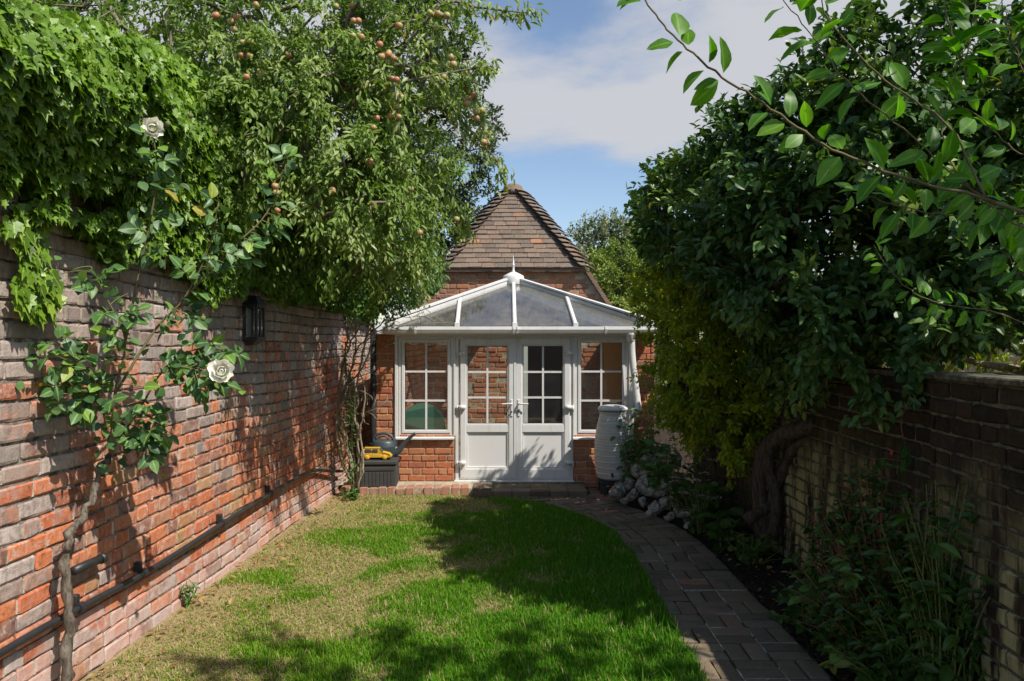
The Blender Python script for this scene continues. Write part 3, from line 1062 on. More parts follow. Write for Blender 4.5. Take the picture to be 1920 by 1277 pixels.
for sgn in (-1, 1):
    def hpt(t):
        return np.array((sgn * hip_x(t), -0.10 + (AP_Y + 0.10) * t, EAVE_Z + (AP_Z - EAVE_Z) * t))
    Bc = hpt(0.0)
    hd_ = unit(np.array((sgn * TOP_X, AP_Y, AP_Z)) - Bc)
    side_n = unit(np.array((sgn * slope, 0, 1.0)))
    nn = unit(unit(hip_n if hip_n[2] > 0 else -hip_n) + side_n)
    nn = unit(nn - np.dot(nn, hd_) * hd_)
    hl = np.linalg.norm(np.array((sgn * TOP_X, AP_Y, AP_Z)) - Bc)
    hdt = unit(hd_ * math.cos(0.15) - nn * math.sin(0.15))
    nnt = unit(nn * math.cos(0.15) + hd_ * math.sin(0.15))
    xx = np.cross(hdt, nnt)
    for r in range(rows):
        c = hpt((r + 0.5) / rows) + nnt * 0.012
        Mx = Matrix(((xx[0], hdt[0], nnt[0], c[0]), (xx[1], hdt[1], nnt[1], c[1]), (xx[2], hdt[2], nnt[2], c[2]), (0, 0, 0, 1)))
        Mx = Mx @ Matrix.Rotation(rg.normal(0, 0.03), 4, 'Y') @ Matrix.Diagonal((0.42 + rg.normal(0, 0.02), hl / rows * 1.6, 0.19, 1))
        link('bonnet_tile', bms[r % 3], roof, Mx)
# lump of terracotta and mortar at the peak, ridge tiles behind
MB().lathe([(0.25, -0.10), (0.235, -0.02), (0.19, 0.04), (0.18, 0.075), (0.12, 0.11), (0.03, 0.125)], 11, (0, AP_Y + 0.02, AP_Z + 0.0)).build('ridge_cap', M['tile'], house, True)
for i in range(14):
    mb = MB()
    mb.prism([(-0.13, -0.09), (-0.08, 0.03), (0, 0.065), (0.08, 0.03), (0.13, -0.09)], 'y', AP_Y + 0.1 + i * 0.37, AP_Y + 0.455 + i * 0.37)
    mb.v = [(x, y, z + AP_Z + 0.03) for x, y, z in mb.v]
    mb.build('ridge_tile', M['tile'], roof)
# tile edges showing down the two verges
for sgn in (-1, 1):
    zz = EAVE_Z - 0.05
    i = 0
    while zz > 2.12:
        xg = TOP_X + (AP_Z - zz) / slope
        mb = MB()
        Mx = Matrix.Translation((sgn * (xg + 0.01), -0.03, zz)) @ Matrix.Rotation(sgn * math.radians(38), 4, 'Y')
        mb.box(-0.11, 0.11, -0.035, 0.2, -0.008, 0.008, 0, Mx)
        mb.build('verge_tile', M['tile'] if i % 3 else M['edge_brick'], roof)
        zz -= 0.042
        i += 1

# ------------------------------------------------------------------ conservatory
CY = 10.145
PXM = F / CY
def cx(px): return (px - 960) / PXM
def cz(py): return EYE - (py - 639) / PXM
cons = empty('conservatory', (0, CY, 0), 0, 'small white conservatory with glazed roof, double doors and a pointed finial', 'conservatory')
XL, XR = cx(744), cx(1187)
Z0 = cz(905)
ZE = 2.125                      # eaves
# side piers of brick and the low walls under the windows
def brick_block_wall(name, x0, x1, z0, z1, ydepth, seed, pitch=0.0915, y0=0.0):
    w = MB().box(x0 + 0.003, x1 - 0.003, y0 + 0.013, y0 + ydepth, z0, z1).build(name, M['mortar_house'], cons)
    r_ = np.random.default_rng(seed)
    b = lay_courses(x0, x1, z0, z1, pitch, 0.236, 0.118, 0.013, r_, bond='flemish')
    place_bricks(w, b, M['house_brick'], y0, 0.09, seed + 1, 300, None, neat=True, jit=0.003)
    return w
ZS = cz(822)
brick_block_wall('dwarf_wall', cx(742), cx(852), Z0 - 0.08, ZS, 0.24, 61)
brick_block_wall('dwarf_wall', cx(1075), XR, Z0 - 0.08, ZS, 0.24, 63)
brick_block_wall('brick_pier', cx(704), cx(742), Z0 - 0.08, 2.09, 0.3, 65, y0=0.02)
brick_block_wall('brick_pier', cx(1189), cx(1228), Z0 - 0.08, 2.09, 0.3, 67, y0=0.02)
# side walls of the room
for nm, xa, xb in (('side_wall', XL - 0.26, XL - 0.02), ('side_wall', XR + 0.02, XR + 0.26)):
    sw_ = MB().box(xa, xb, 0.33, HY - CY - 0.01, 0, 2.05).build(nm, M['mortar_house'], cons)
    if xa < 0:
        r_ = np.random.default_rng(69)
        bb = lay_courses(0.34, HY - CY - 0.02, 0.1, 2.04, 0.0915, 0.24, 0.12, 0.013, r_)
        hold = empty('brick_face', (0, 0, 0)); hold.parent = sw_
        VV, TT, RR = [], [], []
        for q_, (yc, zc, L, h) in enumerate(bb):
            V, T = BRICKS[q_ % 8]
            VV.append(np.column_stack((-(V[:, 1] * 0.03) + xb + 0.002, V[:, 0] * L + yc, V[:, 2] * h + zc))); TT.append(T + q_ * len(V)); RR.append(np.full(len(V), r_.random()))
        bpy.data.objects.remove(hold)
        tag(link('inner_bricks', np_mesh('inner_bricks', np.vstack(VV), np.vstack(TT), M['house_brick'], {'rnd': np.concatenate(RR)}), sw_), kind='stuff')
    else:
        for q_ in range(22):
            MB().box(xa - 0.02, xa - 0.001, 0.36 + q_ * 0.134, 0.36 + q_ * 0.134 + 0.128, 0.1, 2.04, 0.003).build('board', M['wood'], sw_)
MB().box(XL - 0.02, XR + 0.02, 0.25, HY - CY - 0.01, 0, 0.10).build('floor', M['floor'], cons)

W = M['white']
def framed(name, parent, x0, x1, z0, z1, w, y0, y1, mat=W, wb=None, wt=None):
    """a mitred four-piece frame as one part"""
    wb = wb or w; wt = wt or w
    mb = MB()
    def bar(q):
        c = 0.008
        (ax, az), (bx_, bz), (cx_, cz_), (dx, dz) = q     # outer a-b, inner c-d
        f = [(ax, y0 + c, az), (bx_, y0 + c, bz), (cx_, y0 + c, cz_), (dx, y0 + c, dz)]
        bk = [(x, y1, z) for x, _, z in f]
        mxx = sum(p[0] for p in f) / 4; mzz = sum(p[2] for p in f) / 4
        fr = [(x + (mxx - x) * 0.0, y0, z) for x, _, z in f]
        k = 0.16
        oa, ob, ic, idd = map(np.array, ((ax, az), (bx_, bz), (cx_, cz_), (dx, dz)))
        fa = oa + (idd - oa) * k; fd = oa + (idd - oa) * (1 - k)
        fb = ob + (ic - ob) * k; fc = ob + (ic - ob) * (1 - k)
        top = [(p[0], y0, p[1]) for p in (fa, fb, fc, fd)]
        mb.add(f + top + bk, [(4, 5, 6, 7), (0, 1, 5, 4), (2, 3, 7, 6), (0, 8, 9, 1), (2, 10, 11, 3), (1, 9, 10, 2), (3, 11, 8, 0), (0, 4, 7, 3), (1, 2, 6, 5)])
    bar([(x0, z0), (x1, z0), (x1 - w, z0 + wb), (x0 + w, z0 + wb)])
    bar([(x1, z0), (x1, z1), (x1 - w, z1 - wt), (x1 - w, z0 + wb)])
    bar([(x1, z1), (x0, z1), (x0 + w, z1 - wt), (x1 - w, z1 - wt)])
    bar([(x0, z1), (x0, z0), (x0 + w, z0 + wb), (x0 + w, z1 - wt)])
    return mb.build(name, mat, parent)

def pane(parent, x0, x1, z0, z1, y, mat=None, name='pane'):
    return MB().box(x0, x1, y - 0.003, y + 0.003, z0, z1).build(name, mat or M['glass'], parent)

def bars(parent, x0, x1, z0, z1, y, xs, zs, w=0.026):
    for x in xs:
        MB().box(x - w / 2, x + w / 2, y - 0.010, y + 0.010, z0, z1).build('glazing_bar', W, parent)
    for z in zs:
        MB().box(x0, x1, y - 0.008, y + 0.008, z - w / 2, z + w / 2).build('glazing_bar', W, parent)

def window(px0, px1, gx0, gx1, gy0, gy1, label):
    x0, x1, z1, z0 = cx(px0), cx(px1), cz(631), ZS + 0.02
    f = framed('window', cons, x0, x1, z0, z1, 0.045, 0.02, 0.085)
    f['label'] = label
    a, b, c, d = cx(gx0), cx(gx1), cz(gy1), cz(gy0)
    sx0, sx1, sz0, sz1 = x0 + 0.045, x1 - 0.045, z0 + 0.045, z1 - 0.040
    sw = max(0.045, min(a - sx0, sx1 - b))
    framed('sash', f, sx0 + 0.001, sx1 - 0.001, sz0 + 0.001, sz1 - 0.001, sw, 0.008, 0.07)
    ga, gb, gc, gd = sx0 + sw, sx1 - sw, sz0 + sw, sz1 - sw
    framed('gasket', f, ga - 0.002, gb + 0.002, gc - 0.002, gd + 0.002, 0.007, 0.027, 0.06, M['rubber'])
    xm = (ga + gb) / 2
    zs = [gc + (gd - gc) * t for t in (1 / 3, 2 / 3)]
    zz = [gc] + zs + [gd]
    pane(f, ga, gb, gc, gd, 0.055)
    bars(f, ga, gb, gc, gd, 0.046, [xm], zs)
    sm = MB().prism([(-0.055, ZS - 0.012), (-0.055, ZS + 0.006), (0.02, ZS + 0.024), (0.09, ZS + 0.024), (0.09, ZS - 0.012)], 'x', x0 - 0.02, x1 + 0.008)
    sm.build('sill', W, f)
    return f
window(746, 851, 756, 838, 641, 802, 'white window beside the watering can, six panes')
window(1077, 1179, 1090, 1172, 641, 802, 'white window behind the water butt, six panes')

# door frame and doors
fx0, fx1, fz0, fz1 = cx(853), cx(1075), cz(903), cz(630)
df = framed('door_frame', cons, fx0, fx1, fz0, fz1, 0.052, 0.02, 0.09)
MB().box(fx0 - 0.01, fx1 + 0.01, -0.05, 0.05, fz0 - 0.022, fz0 + 0.016, 0.006).build('threshold', W, df)
MB().box(fx0 + 0.01, fx1 - 0.01, -0.01, 0.05, fz0 - 0.10, fz0 - 0.024).build('threshold_base', M['mortar_dark'], df)

def door(px0, px1, gx0, gx1, hinge_left, label):
    x0, x1, z0, z1 = cx(px0), cx(px1), fz0 + 0.030, fz1 - 0.034
    d = framed('door', cons, x0, x1, z0, z1, 0.092, 0.0, 0.06, wb=0.15, wt=0.092)
    d['label'] = label
    ga, gb = x0 + 0.092, x1 - 0.092
    gz1, gz0 = z1 - 0.092, cz(797)
    pz1, pz0 = cz(811), z0 + 0.15
    MB().box(ga + 0.001, gb - 0.001, 0.004, 0.06, pz1, gz0, 0.004).build('mid_rail', W, d)
    framed('bead', d, ga, gb, gz0, gz1, 0.014, 0.014, 0.05)
    framed('gasket', d, ga + 0.013, gb - 0.013, gz0 + 0.013, gz1 - 0.013, 0.007, 0.030, 0.05, M['rubber'])
    a, b, c, e = ga + 0.02, gb - 0.02, gz0 + 0.02, gz1 - 0.02
    zs = [c + (e - c) * t for t in (1 / 3, 2 / 3)]
    xm = (a + b) / 2
    pane(d, a, b, c, e, 0.045)
    bars(d, a, b, c, e, 0.038, [xm], zs, 0.026)
    framed('panel_bead', d, ga, gb, pz0, pz1, 0.016, 0.014, 0.05)
    MB().box(ga + 0.016, gb - 0.016, 0.030, 0.05, pz0 + 0.016, pz1 - 0.016).build('panel', M['white_panel'], d)
    hx = x0 if hinge_left else x1
    s = 1 if hinge_left else -1
    for py in (663, 764, 868):
        zc = cz(py)
        mb = MB()
        mb.tube([(hx - s * 0.012, -0.022, zc + 0.0), (hx + s * 0.075, -0.022, zc + 0.0)], 0.027, 10)
        mb.tube([(hx - s * 0.030, -0.014, zc - 0.055), (hx - s * 0.030, -0.014, zc + 0.025)], 0.014, 8)
        mb.box(min(hx - s * 0.04, hx + s * 0.08), max(hx - s * 0.04, hx + s * 0.08), -0.02, 0.006, zc - 0.02, zc + 0.02, 0.004)
        mb.build('hinge', W, d, True)
    # lever handle on its long plate
    lx = x1 - 0.044 if hinge_left else x0 + 0.044
    t = -1 if hinge_left else 1
    hz = cz(757)
    mb = MB()
    mb.box(lx - 0.017, lx + 0.017, -0.013, 0.001, hz - 0.175, hz + 0.055, 0.006)
    mb.tube([(lx, -0.01, hz), (lx, -0.055, hz), (lx + t * 0.02, -0.062, hz), (lx + t * 0.13, -0.060, hz - 0.004)], [0.012, 0.012, 0.013, 0.010], 8)
    h = mb.build('handle', W, d)
    MB().lathe([(0.0, 0), (0.010, 0), (0.010, 0.016), (0.0, 0.016)], 10).build('keyhole', M['iron'], d, matrix=Matrix.Translation((lx, -0.012, hz - 0.11)) @ Matrix.Rotation(math.radians(90), 4, 'X'))
    return d
door(862, 965.5, 875, 949, True, 'door leaf hinged beside the watering can')
door(966.5, 1070, 981, 1052, False, 'door leaf hinged beside the water butt, dark room behind')
MB().box(cx(965.5) - 0.014, cx(966.5) + 0.010, -0.008, 0.0, fz0 + 0.035, fz1 - 0.04).build('meeting_stile', W, df)

# corner posts, head beam, gutter
for x0, x1 in ((XL - 0.03, XL + 0.011), (XR - 0.058, XR + 0.01)):
    MB().box(x0, x1, -0.004, 0.10, Z0 if x0 > 0 else Z0, 2.055, 0.006).build('corner_post', W, cons)
for px in (852, 1076):
    MB().box(cx(px) - 0.014, cx(px) + 0.014, 0.0, 0.019, ZS + 0.03, 2.055, 0.004).build('mullion', W, cons)
MB().box(XL - 0.03, XR + 0.02, -0.012, 0.12, 2.056, ZE, 0.004).build('head_beam', M['white_panel'], cons)
GX0, GX1 = cx(722), cx(1228)
gm = MB()
gprof = [(-0.215, ZE + 0.062), (-0.222, ZE + 0.02), (-0.205, ZE - 0.022), (-0.165, ZE - 0.042), (-0.11, ZE - 0.042), (-0.075, ZE - 0.02), (-0.065, ZE + 0.03),
         (-0.072, ZE + 0.03), (-0.083, ZE - 0.012), (-0.115, ZE - 0.033), (-0.163, ZE - 0.033), (-0.197, ZE - 0.015), (-0.212, ZE + 0.022), (-0.206, ZE + 0.062)]
gm.prism(gprof, 'x', GX0, GX1)
gut = gm.build('gutter', W, cons)
for px in (782, 963, 970, 1132):
    MB().prism([(y - 0.008 if y < -0.14 else y + 0.006, z + (0.006 if z > ZE else -0.008)) for y, z in gprof[:7]], 'x', cx(px) - 0.012, cx(px) + 0.012).build('gutter_bracket', W, gut)
MB().box(GX0 + 0.03, GX1 - 0.03, -0.062, -0.013, ZE - 0.045, ZE + 0.05).build('fascia', W, cons)
# downpipe on the right leaning into the butt
dp = smooth_path([(cx(1180), -0.14, ZE - 0.03), (cx(1181), -0.14, ZE - 0.12), (cx(1183), -0.13, 1.75), (cx(1192), -0.16, 1.15), (cx(1191), -0.22, 1.05)], 5)
MB().tube(dp, 0.046, 10).build('downpipe', W, cons, True)
MB().lathe([(0.05, -0.09), (0.056, -0.08), (0.066, 0.0), (0.075, 0.02)], 12, (cx(1180), -0.14, ZE - 0.05)).build('gutter_outlet', W, cons, True)
# old black downpipe in the corner on the left
bp = empty('drainpipe', (cx(699), CY + 0.05, 0.05), 0, 'black drainpipe in the corner between garden wall and conservatory', 'drainpipe')
MB().tube([(0, 0, 0), (0, 0, 0.8), (0, 0, 2.1)], 0.045, 10).build('pipe', M['black'], bp, True)
MB().tube([(0, 0, 1.28), (0, 0, 1.36)], 0.054, 10).build('collar', M['black'], bp, True)
MB().tube([(0, 0, 0.5), (0, 0, 0.56)], 0.054, 10).build('collar', M['black'], bp, True)

# glazed roof: hub, ridge, hips, rafters, panes
HUB = np.array((cx(963), 1.45, 2.93))
EZ = ZE + 0.075
EYF = -0.10
cl = np.array((GX0 + 0.03, EYF, EZ)); cr = np.array((GX1 - 0.05, EYF, EZ))
groof = empty('glazed_roof', (0, 0, 0)); groof.parent = cons
def beam(p, q, w, h, name='rafter', mat=W, lift=0.0, cap=True, nrm=None):
    p = np.array(p, float); q = np.array(q, float)
    d = unit(q - p)
    n = np.array(nrm if nrm is not None else (0, 0, 1.0))
    n = unit(n - np.dot(n, d) * d)
    s = np.cross(d, n)
    L = np.linalg.norm(q - p)
    Mx = Matrix(((s[0], d[0], n[0], p[0]), (s[1], d[1], n[1], p[1]), (s[2], d[2], n[2], p[2]), (0, 0, 0, 1)))
    mb = MB()
    mb.prism([(-w / 2, -h), (w / 2, -h), (w / 2, 0.0), (w * 0.28, h * 0.22), (-w * 0.28, h * 0.22), (-w / 2, 0.0)], 'y', 0, L)
    mb.v = [tuple(Mx @ Vector((x, y, z + lift))) for x, y, z in mb.v]
    return mb.build(name, mat, groof)
fn = unit(np.cross(cr - cl, HUB - cl))
fn = fn if fn[2] > 0 else -fn
for c in (cl, cr):
    sn = 1 if c is cr else -1
    nn = unit(fn + unit(np.array((sn * 0.42, 0, 1))))
    e = c
    h_ = HUB + (c - HUB) * 0.055
    beam(e, h_, 0.060, 0.055, 'hip_rafter', W, 0.03, nrm=nn)
    beam(e + np.array((0, 0, 0.075)), h_ + np.array((0, 0, 0.062)), 0.085, 0.026, 'hip_capping', W, 0.01, nrm=nn)
    beam(e + np.array((0, 0, 0.035)), h_ + np.array((0, 0, 0.035)), 0.045, 0.014, 'hip_seal', M['rubber'], 0.01, nrm=nn)
def on_hip(c, x):
    t = (x - c[0]) / (HUB[0] - c[0])
    return c + (HUB - c) * t
xs_b = (cx(858), cx(1078))
xs_t = (cx(867) * 1.0, cx(1068))
top_l = on_hip(cl, -0.76); top_r = on_hip(cr, 0.80)
cb = np.array((HUB[0] + 0.015, EYF, EZ))
lb = np.array((xs_b[0], EYF, EZ)); rb_ = np.array((xs_b[1], EYF, EZ))
beam(cb, HUB + (cb - HUB) * 0.05, 0.052, 0.05, 'rafter', W, 0.03, nrm=fn)
beam(lb, top_l, 0.052, 0.05, 'rafter', W, 0.03, nrm=fn)
beam(rb_, top_r, 0.052, 0.05, 'rafter', W, 0.03, nrm=fn)
for b in (cb, lb, rb_):
    MB().box(b[0] - 0.034, b[0] + 0.034, EYF - 0.03, EYF + 0.02, EZ - 0.03, EZ + 0.045, 0.006).build('end_cap', W, groof)
RB = HUB + np.array((0, HY - CY - 0.05 - HUB[1], 0))
beam(HUB, RB, 0.10, 0.07, 'ridge', W, 0.05)
sl0 = np.array((cl[0], HY - CY - 0.05, EZ)); sr0 = np.array((cr[0], HY - CY - 0.05, EZ))
for t in (0.0, 0.45, 1.0):
    for c, far in ((cl, sl0), (cr, sr0)):
        y_ = HUB[1] + (RB[1] - HUB[1]) * t
        beam((c[0], y_, EZ), (HUB[0], y_, HUB[2]), 0.05, 0.05, 'rafter', W, 0.0)
beam(cl + np.array((0, 0.05, -0.03)), cr + np.array((0, 0.05, -0.03)), 0.06, 0.05, 'eaves_beam', W)
def glass_poly(pts, n=fn):
    mb = MB()
    pts = [np.array(p) for p in pts]
    n = np.array(n) * 0.008
    k = len(pts)
    mb.add([p for p in pts] + [p - n for p in pts], [tuple(range(k)), tuple(range(2 * k - 1, k - 1, -1))] + [(i, (i + 1) % k, (i + 1) % k + k, i + k) for i in range(k)])
    mb.build('roof_pane', M['roof_glass'], groof)
glass_poly([cl, lb, top_l]); glass_poly([lb, cb, HUB, top_l]); glass_poly([cb, rb_, top_r, HUB]); glass_poly([rb_, cr, top_r])
for c, far, sn in ((cl, sl0, -1), (cr, sr0, 1)):
    glass_poly([c, HUB, RB, far], unit(np.array((sn * 0.42, 0, 1))))
# hub with the finial
hb_ = MB()
hb_.lathe([(0.0, -0.10), (0.160, -0.10), (0.165, -0.09), (0.165, 0.03), (0.155, 0.045), (0.06, 0.095), (0.035, 0.105)], 20, tuple(HUB + np.array((0, 0, 0.03))))
hb_.build('hub', W, groof, True)
MB().lathe([(0.030, 0.0), (0.022, 0.02), (0.017, 0.04), (0.017, 0.10), (0.022, 0.11), (0.022, 0.118), (0.013, 0.125), (0.012, 0.18), (0.006, 0.20), (0.003, 0.26)], 12,
           tuple(HUB + np.array((0, 0, 0.13)))).build('finial', W, groof, True)

# things seen through the glass
gc = empty('garden_chair', (-1.32, 11.0, 0.1), 0.1, 'dark green round-backed chair inside behind the left window', 'chair')
mb = MB()
vs_, fs_ = [], []
nseg = 18
for j, sc_ in enumerate((1.0, 1.0)):
    for i in range(nseg):
        a = 2 * math.pi * i / nseg
        vs_.append((0.34 * math.cos(a), 0.10 * (math.cos(a) ** 2) * -1 + (0.0 if j == 0 else 0.03), 0.62 + 0.36 * math.sin(a)))
fs_.append(tuple(range(nseg))); fs_.append(tuple(range(2 * nseg - 1, nseg - 1, -1)))
fs_ += [(i, (i + 1) % nseg, (i + 1) % nseg + nseg, i + nseg) for i in range(nseg)]
mb.add(vs_, fs_)
mb.build('backrest', M['green_seat'], gc)
MB().box(-0.27, 0.27, -0.45, 0.0, 0.40, 0.44, 0.015).build('seat', M['green_seat'], gc)
for sx in (-0.24, 0.24):
    for sy in (-0.40, -0.02):
        MB().tube([(sx, sy, 0.0), (sx * 0.95, sy, 0.42)], 0.018, 8).build('leg', M['green_seat'], gc)

# ------------------------------------------------------------------ storage box, watering can, toy car
sb = empty('storage_box', (-1.765, 9.93, 0.085), 0.06, 'charcoal plastic storage box in the corner by the garden wall', 'storage box')
bw, bd, bh = 0.24, 0.24, 0.30
MB().box(-bw, bw, -bd, bd, 0, bh - 0.003, 0.008).build('body', M['box'], sb)
for i in range(9):
    MB().box(-bw + 0.03 + i * 0.0485, -bw + 0.070 + i * 0.0485, -bd - 0.006, -bd + 0.002, 0.02, bh - 0.09, 0.003).build('rib', M['box'], sb)
for i in range(8):
    MB().box(bw - 0.002, bw + 0.006, -bd + 0.04 + i * 0.054, -bd + 0.084 + i * 0.054, 0.02, bh - 0.09, 0.003).build('rib', M['box'], sb)
MB().box(-bw + 0.02, bw - 0.02, -bd - 0.010, -bd + 0.002, bh - 0.075, bh - 0.03, 0.004).build('grip', M['box'], sb)
lid = MB().box(-bw - 0.015, bw + 0.015, -bd - 0.018, bd + 0.01, bh, bh + 0.055, 0.012).build('lid', M['box'], sb)
MB().box(-bw + 0.03, bw - 0.03, -bd + 0.03, bd - 0.03, bh + 0.056, bh + 0.061, 0.002).build('lid_panel', M['box'], lid)
BT = 0.085 + bh + 0.061

can = empty('watering_can', (-1.72, 10.0, BT), 0.0, 'slate grey plastic watering can standing on the storage box', 'watering can')
body = MB().lathe([(0.0, 0), (0.150, 0), (0.158, 0.01), (0.158, 0.12), (0.160, 0.125), (0.163, 0.135), (0.158, 0.145), (0.150, 0.19), (0.13, 0.215), (0.085, 0.228), (0.0, 0.23)], 28, sy=0.72)
body.build('body', M['can'], can, True)
hp = smooth_path([(-0.13, 0, 0.19), (-0.13, 0, 0.245), (-0.08, 0, 0.295), (0.01, 0, 0.31), (0.09, 0, 0.285), (0.135, 0, 0.22), (0.155, 0, 0.14)], 5)
MB().tube(hp, 0.019, 8).build('handle', M['can'], can, True)
hp = smooth_path([(-0.10, 0, 0.215), (-0.06, 0, 0.262), (0.02, 0, 0.27), (0.07, 0, 0.235)], 4)
MB().tube(hp, 0.012, 8).build('filler_rim', M['can'], can, True)
sp = smooth_path([(0.12, 0, 0.03, 0.045), (0.20, -0.01, 0.08, 0.040), (0.27, -0.02, 0.165, 0.030), (0.345, -0.03, 0.245, 0.022), (0.41, -0.04, 0.30, 0.018), (0.43, -0.042, 0.315, 0.020)], 4)
MB().tube(sp[:, :3], sp[:, 3] * 1.15, 10).build('spout', M['can'], can, True)

toy = empty('toy_car', (-1.775, 9.79, BT), 0.05, 'faded yellow toy car on the storage box lid', 'toy car')
prof = [(-0.185, 0.03), (-0.188, 0.085), (-0.175, 0.10), (-0.168, 0.142), (-0.155, 0.152), (0.035, 0.150), (0.085, 0.098), (0.165, 0.078), (0.188, 0.058), (0.186, 0.03)]
tb = MB()
n_ = len(prof)
ring = []
for yy, ins in ((-0.068, 0.92), (-0.075, 1.0), (0.075, 1.0), (0.068, 0.92)):
    for x, z in prof:
        top = max(0, z - 0.09) / 0.06
        ring.append((x * (1 - 0.03 * (1 - ins) * 10), yy * (1 - 0.16 * top), z if ins == 1.0 else 0.03 + (z - 0.03) * 0.97))
fs_ = []
for j in range(3):
    fs_ += [(j * n_ + i, j * n_ + (i + 1) % n_, (j + 1) * n_ + (i + 1) % n_, (j + 1) * n_ + i) for i in range(n_)]
fs_ += [tuple(range(n_)), tuple(range(4 * n_ - 1, 3 * n_ - 1, -1))]
tb.add(ring, fs_)
tb.build('body', M['yellow'], toy)
for x0, x1 in ((-0.145, -0.06), (-0.05, 0.025)):
    MB().prism([(x0, 0.103), (x1, 0.103), (x1 - 0.004, 0.138), (x0 + 0.006, 0.138)], 'y', -0.0745, -0.060).build('window', M['dark_room'], toy)
MB().add([(0.042, -0.058, 0.143), (0.042, 0.058, 0.143), (0.084, 0.064, 0.101), (0.084, -0.064, 0.101), (0.045, -0.058, 0.146), (0.045, 0.058, 0.146), (0.087, 0.064, 0.104), (0.087, -0.064, 0.104)],
         [(0, 1, 2, 3), (7, 6, 5, 4), (0, 3, 7, 4), (1, 5, 6, 2), (0, 4, 5, 1), (3, 2, 6, 7)]).build('windscreen', M['dark_room'], toy)
MB().box(0.165, 0.20, -0.07, 0.07, 0.034, 0.052, 0.005).build('bumper', M['yellow'], toy)
for wx, wy in ((-0.115, -0.068), (-0.115, 0.068), (0.11, -0.068), (0.11, 0.068)):
    wmat = Matrix.Translation((wx, wy, 0.032)) @ Matrix.Rotation(math.radians(90), 4, 'X')
    w_ = MB().lathe([(0.0, -0.014), (0.030, -0.014), (0.034, -0.007), (0.034, 0.007), (0.030, 0.014), (0.0, 0.014)], 14).build('wheel', M['yellow'], toy, True, matrix=wmat)

# ------------------------------------------------------------------ water butt
wb = empty('water_butt', (1.31, 9.72, 0), 0, 'pale grey ribbed beehive water butt beside the doors', 'water butt')
prof = [(0.0, 0.0), (0.165, 0.0), (0.19, 0.02)]
H0, H1 = 0.02, 0.86
nr = 11
for i in range(nr):
    t0, t1 = i / nr, (i + 1) / nr
    def rad(t): return 0.196 + 0.040 * math.sin(math.pi * min(1, t * 0.98 + 0.05)) - 0.035 * t ** 3
    z0_, z1_ = H0 + (H1 - H0) * t0, H0 + (H1 - H0) * t1
    dz = z1_ - z0_
    prof += [(rad(t0) - 0.001, z0_ + 0.003), (rad(t0) + 0.0035, z0_ + dz * 0.12), (rad((t0 + t1) / 2) + 0.0045, z0_ + dz * 0.5), (rad(t1) + 0.0045, z1_ - dz * 0.2), (rad(t1) + 0.011, z1_ - dz * 0.12), (rad(t1) + 0.009, z1_ - 0.004)]
prof += [(0.185, H1 + 0.01), (0.17, H1 + 0.03), (0.0, H1 + 0.03)]
MB().lathe(prof, 40, (0, 0, 0.20)).build('barrel', M['butt'], wb, True)
MB().lathe([(0.0, 0.0), (0.188, 0.0), (0.196, 0.012), (0.194, 0.03), (0.165, 0.055), (0.09, 0.068), (0.0, 0.07)], 36, (0, 0, 0.20 + H1 + 0.032)).build('lid', M['butt'], wb, True)
MB().lathe([(0.192, 0.0), (0.199, 0.004), (0.192, 0.008)], 36, (0, 0, 0.20 + H1 + 0.024), cap=False).build('lid_gap', M['rubber'], wb, True)
MB().lathe([(0.0, 0), (0.024, 0), (0.024, 0.012), (0.0, 0.012)], 16).build('badge', mat_simple('teal_badge', (0.12, 0.32, 0.36), 0.4), wb, matrix=Matrix.Translation((0.07, -0.186, 0.98)) @ Matrix.Rotation(math.radians(90), 4, 'X') @ Matrix.Rotation(0.3, 4, 'Y'))
MB().box(-0.17, 0.17, -0.16, 0.17, 0.14, 0.20, 0.01).build('stand_top', M['black'], wb)
for sx, sy in ((-0.13, -0.13), (0.13, -0.13), (-0.13, 0.13), (0.13, 0.13)):
    MB().box(sx - 0.045, sx + 0.045, sy - 0.04, sy + 0.04, 0.0, 0.139, 0.008).build('stand_leg', M['black'], wb)
mb = MB()
mb.tube([(-0.04, -0.20, 0.30), (-0.04, -0.26, 0.30), (-0.04, -0.275, 0.27)], 0.014, 8)
mb.build('tap', M['black'], wb)

# ------------------------------------------------------------------ wall lantern
lp = on_wall(463, 605, 0.0)
lan = empty('wall_lantern', tuple(lp), wl_rot, 'black metal lantern with clear panes on the old wall under the ivy', 'lantern')
w_, d_, h_ = 0.09, 0.12, 0.135
fr = MB()
for sx in (-1, 1):
    fr.box(sx * w_ - 0.012, sx * w_ + 0.012, -d_ - 0.012, -d_ + 0.012, -h_, h_)
    fr.box(sx * w_ - 0.012, sx * w_ + 0.012, -0.03, -0.002, -h_, h_)
fr.box(-0.012, 0.012, -d_ - 0.010, -d_ + 0.010, -h_, h_)
fr.box(-w_ - 0.018, w_ + 0.018, -d_ - 0.018, -0.002, -h_ - 0.025, -h_ - 0.001)
fr.box(-w_ - 0.018, w_ + 0.018, -d_ - 0.018, -0.002, h_ + 0.001, h_ + 0.025)
fr.build('frame', M['iron'], lan)
MB().add([(-w_ - 0.03, -d_ - 0.03, h_ + 0.026), (w_ + 0.03, -d_ - 0.03, h_ + 0.026), (w_ + 0.03, 0, h_ + 0.026), (-w_ - 0.03, 0, h_ + 0.026), (-0.04, -0.10, h_ + 0.11), (0.04, -0.10, h_ + 0.11), (0.04, -0.02, h_ + 0.11), (-0.04, -0.02, h_ + 0.11)],
         [(0, 1, 2, 3), (4, 5, 6, 7), (0, 1, 5, 4), (1, 2, 6, 5), (2, 3, 7, 6), (3, 0, 4, 7)]).build('cap', M['iron'], lan)
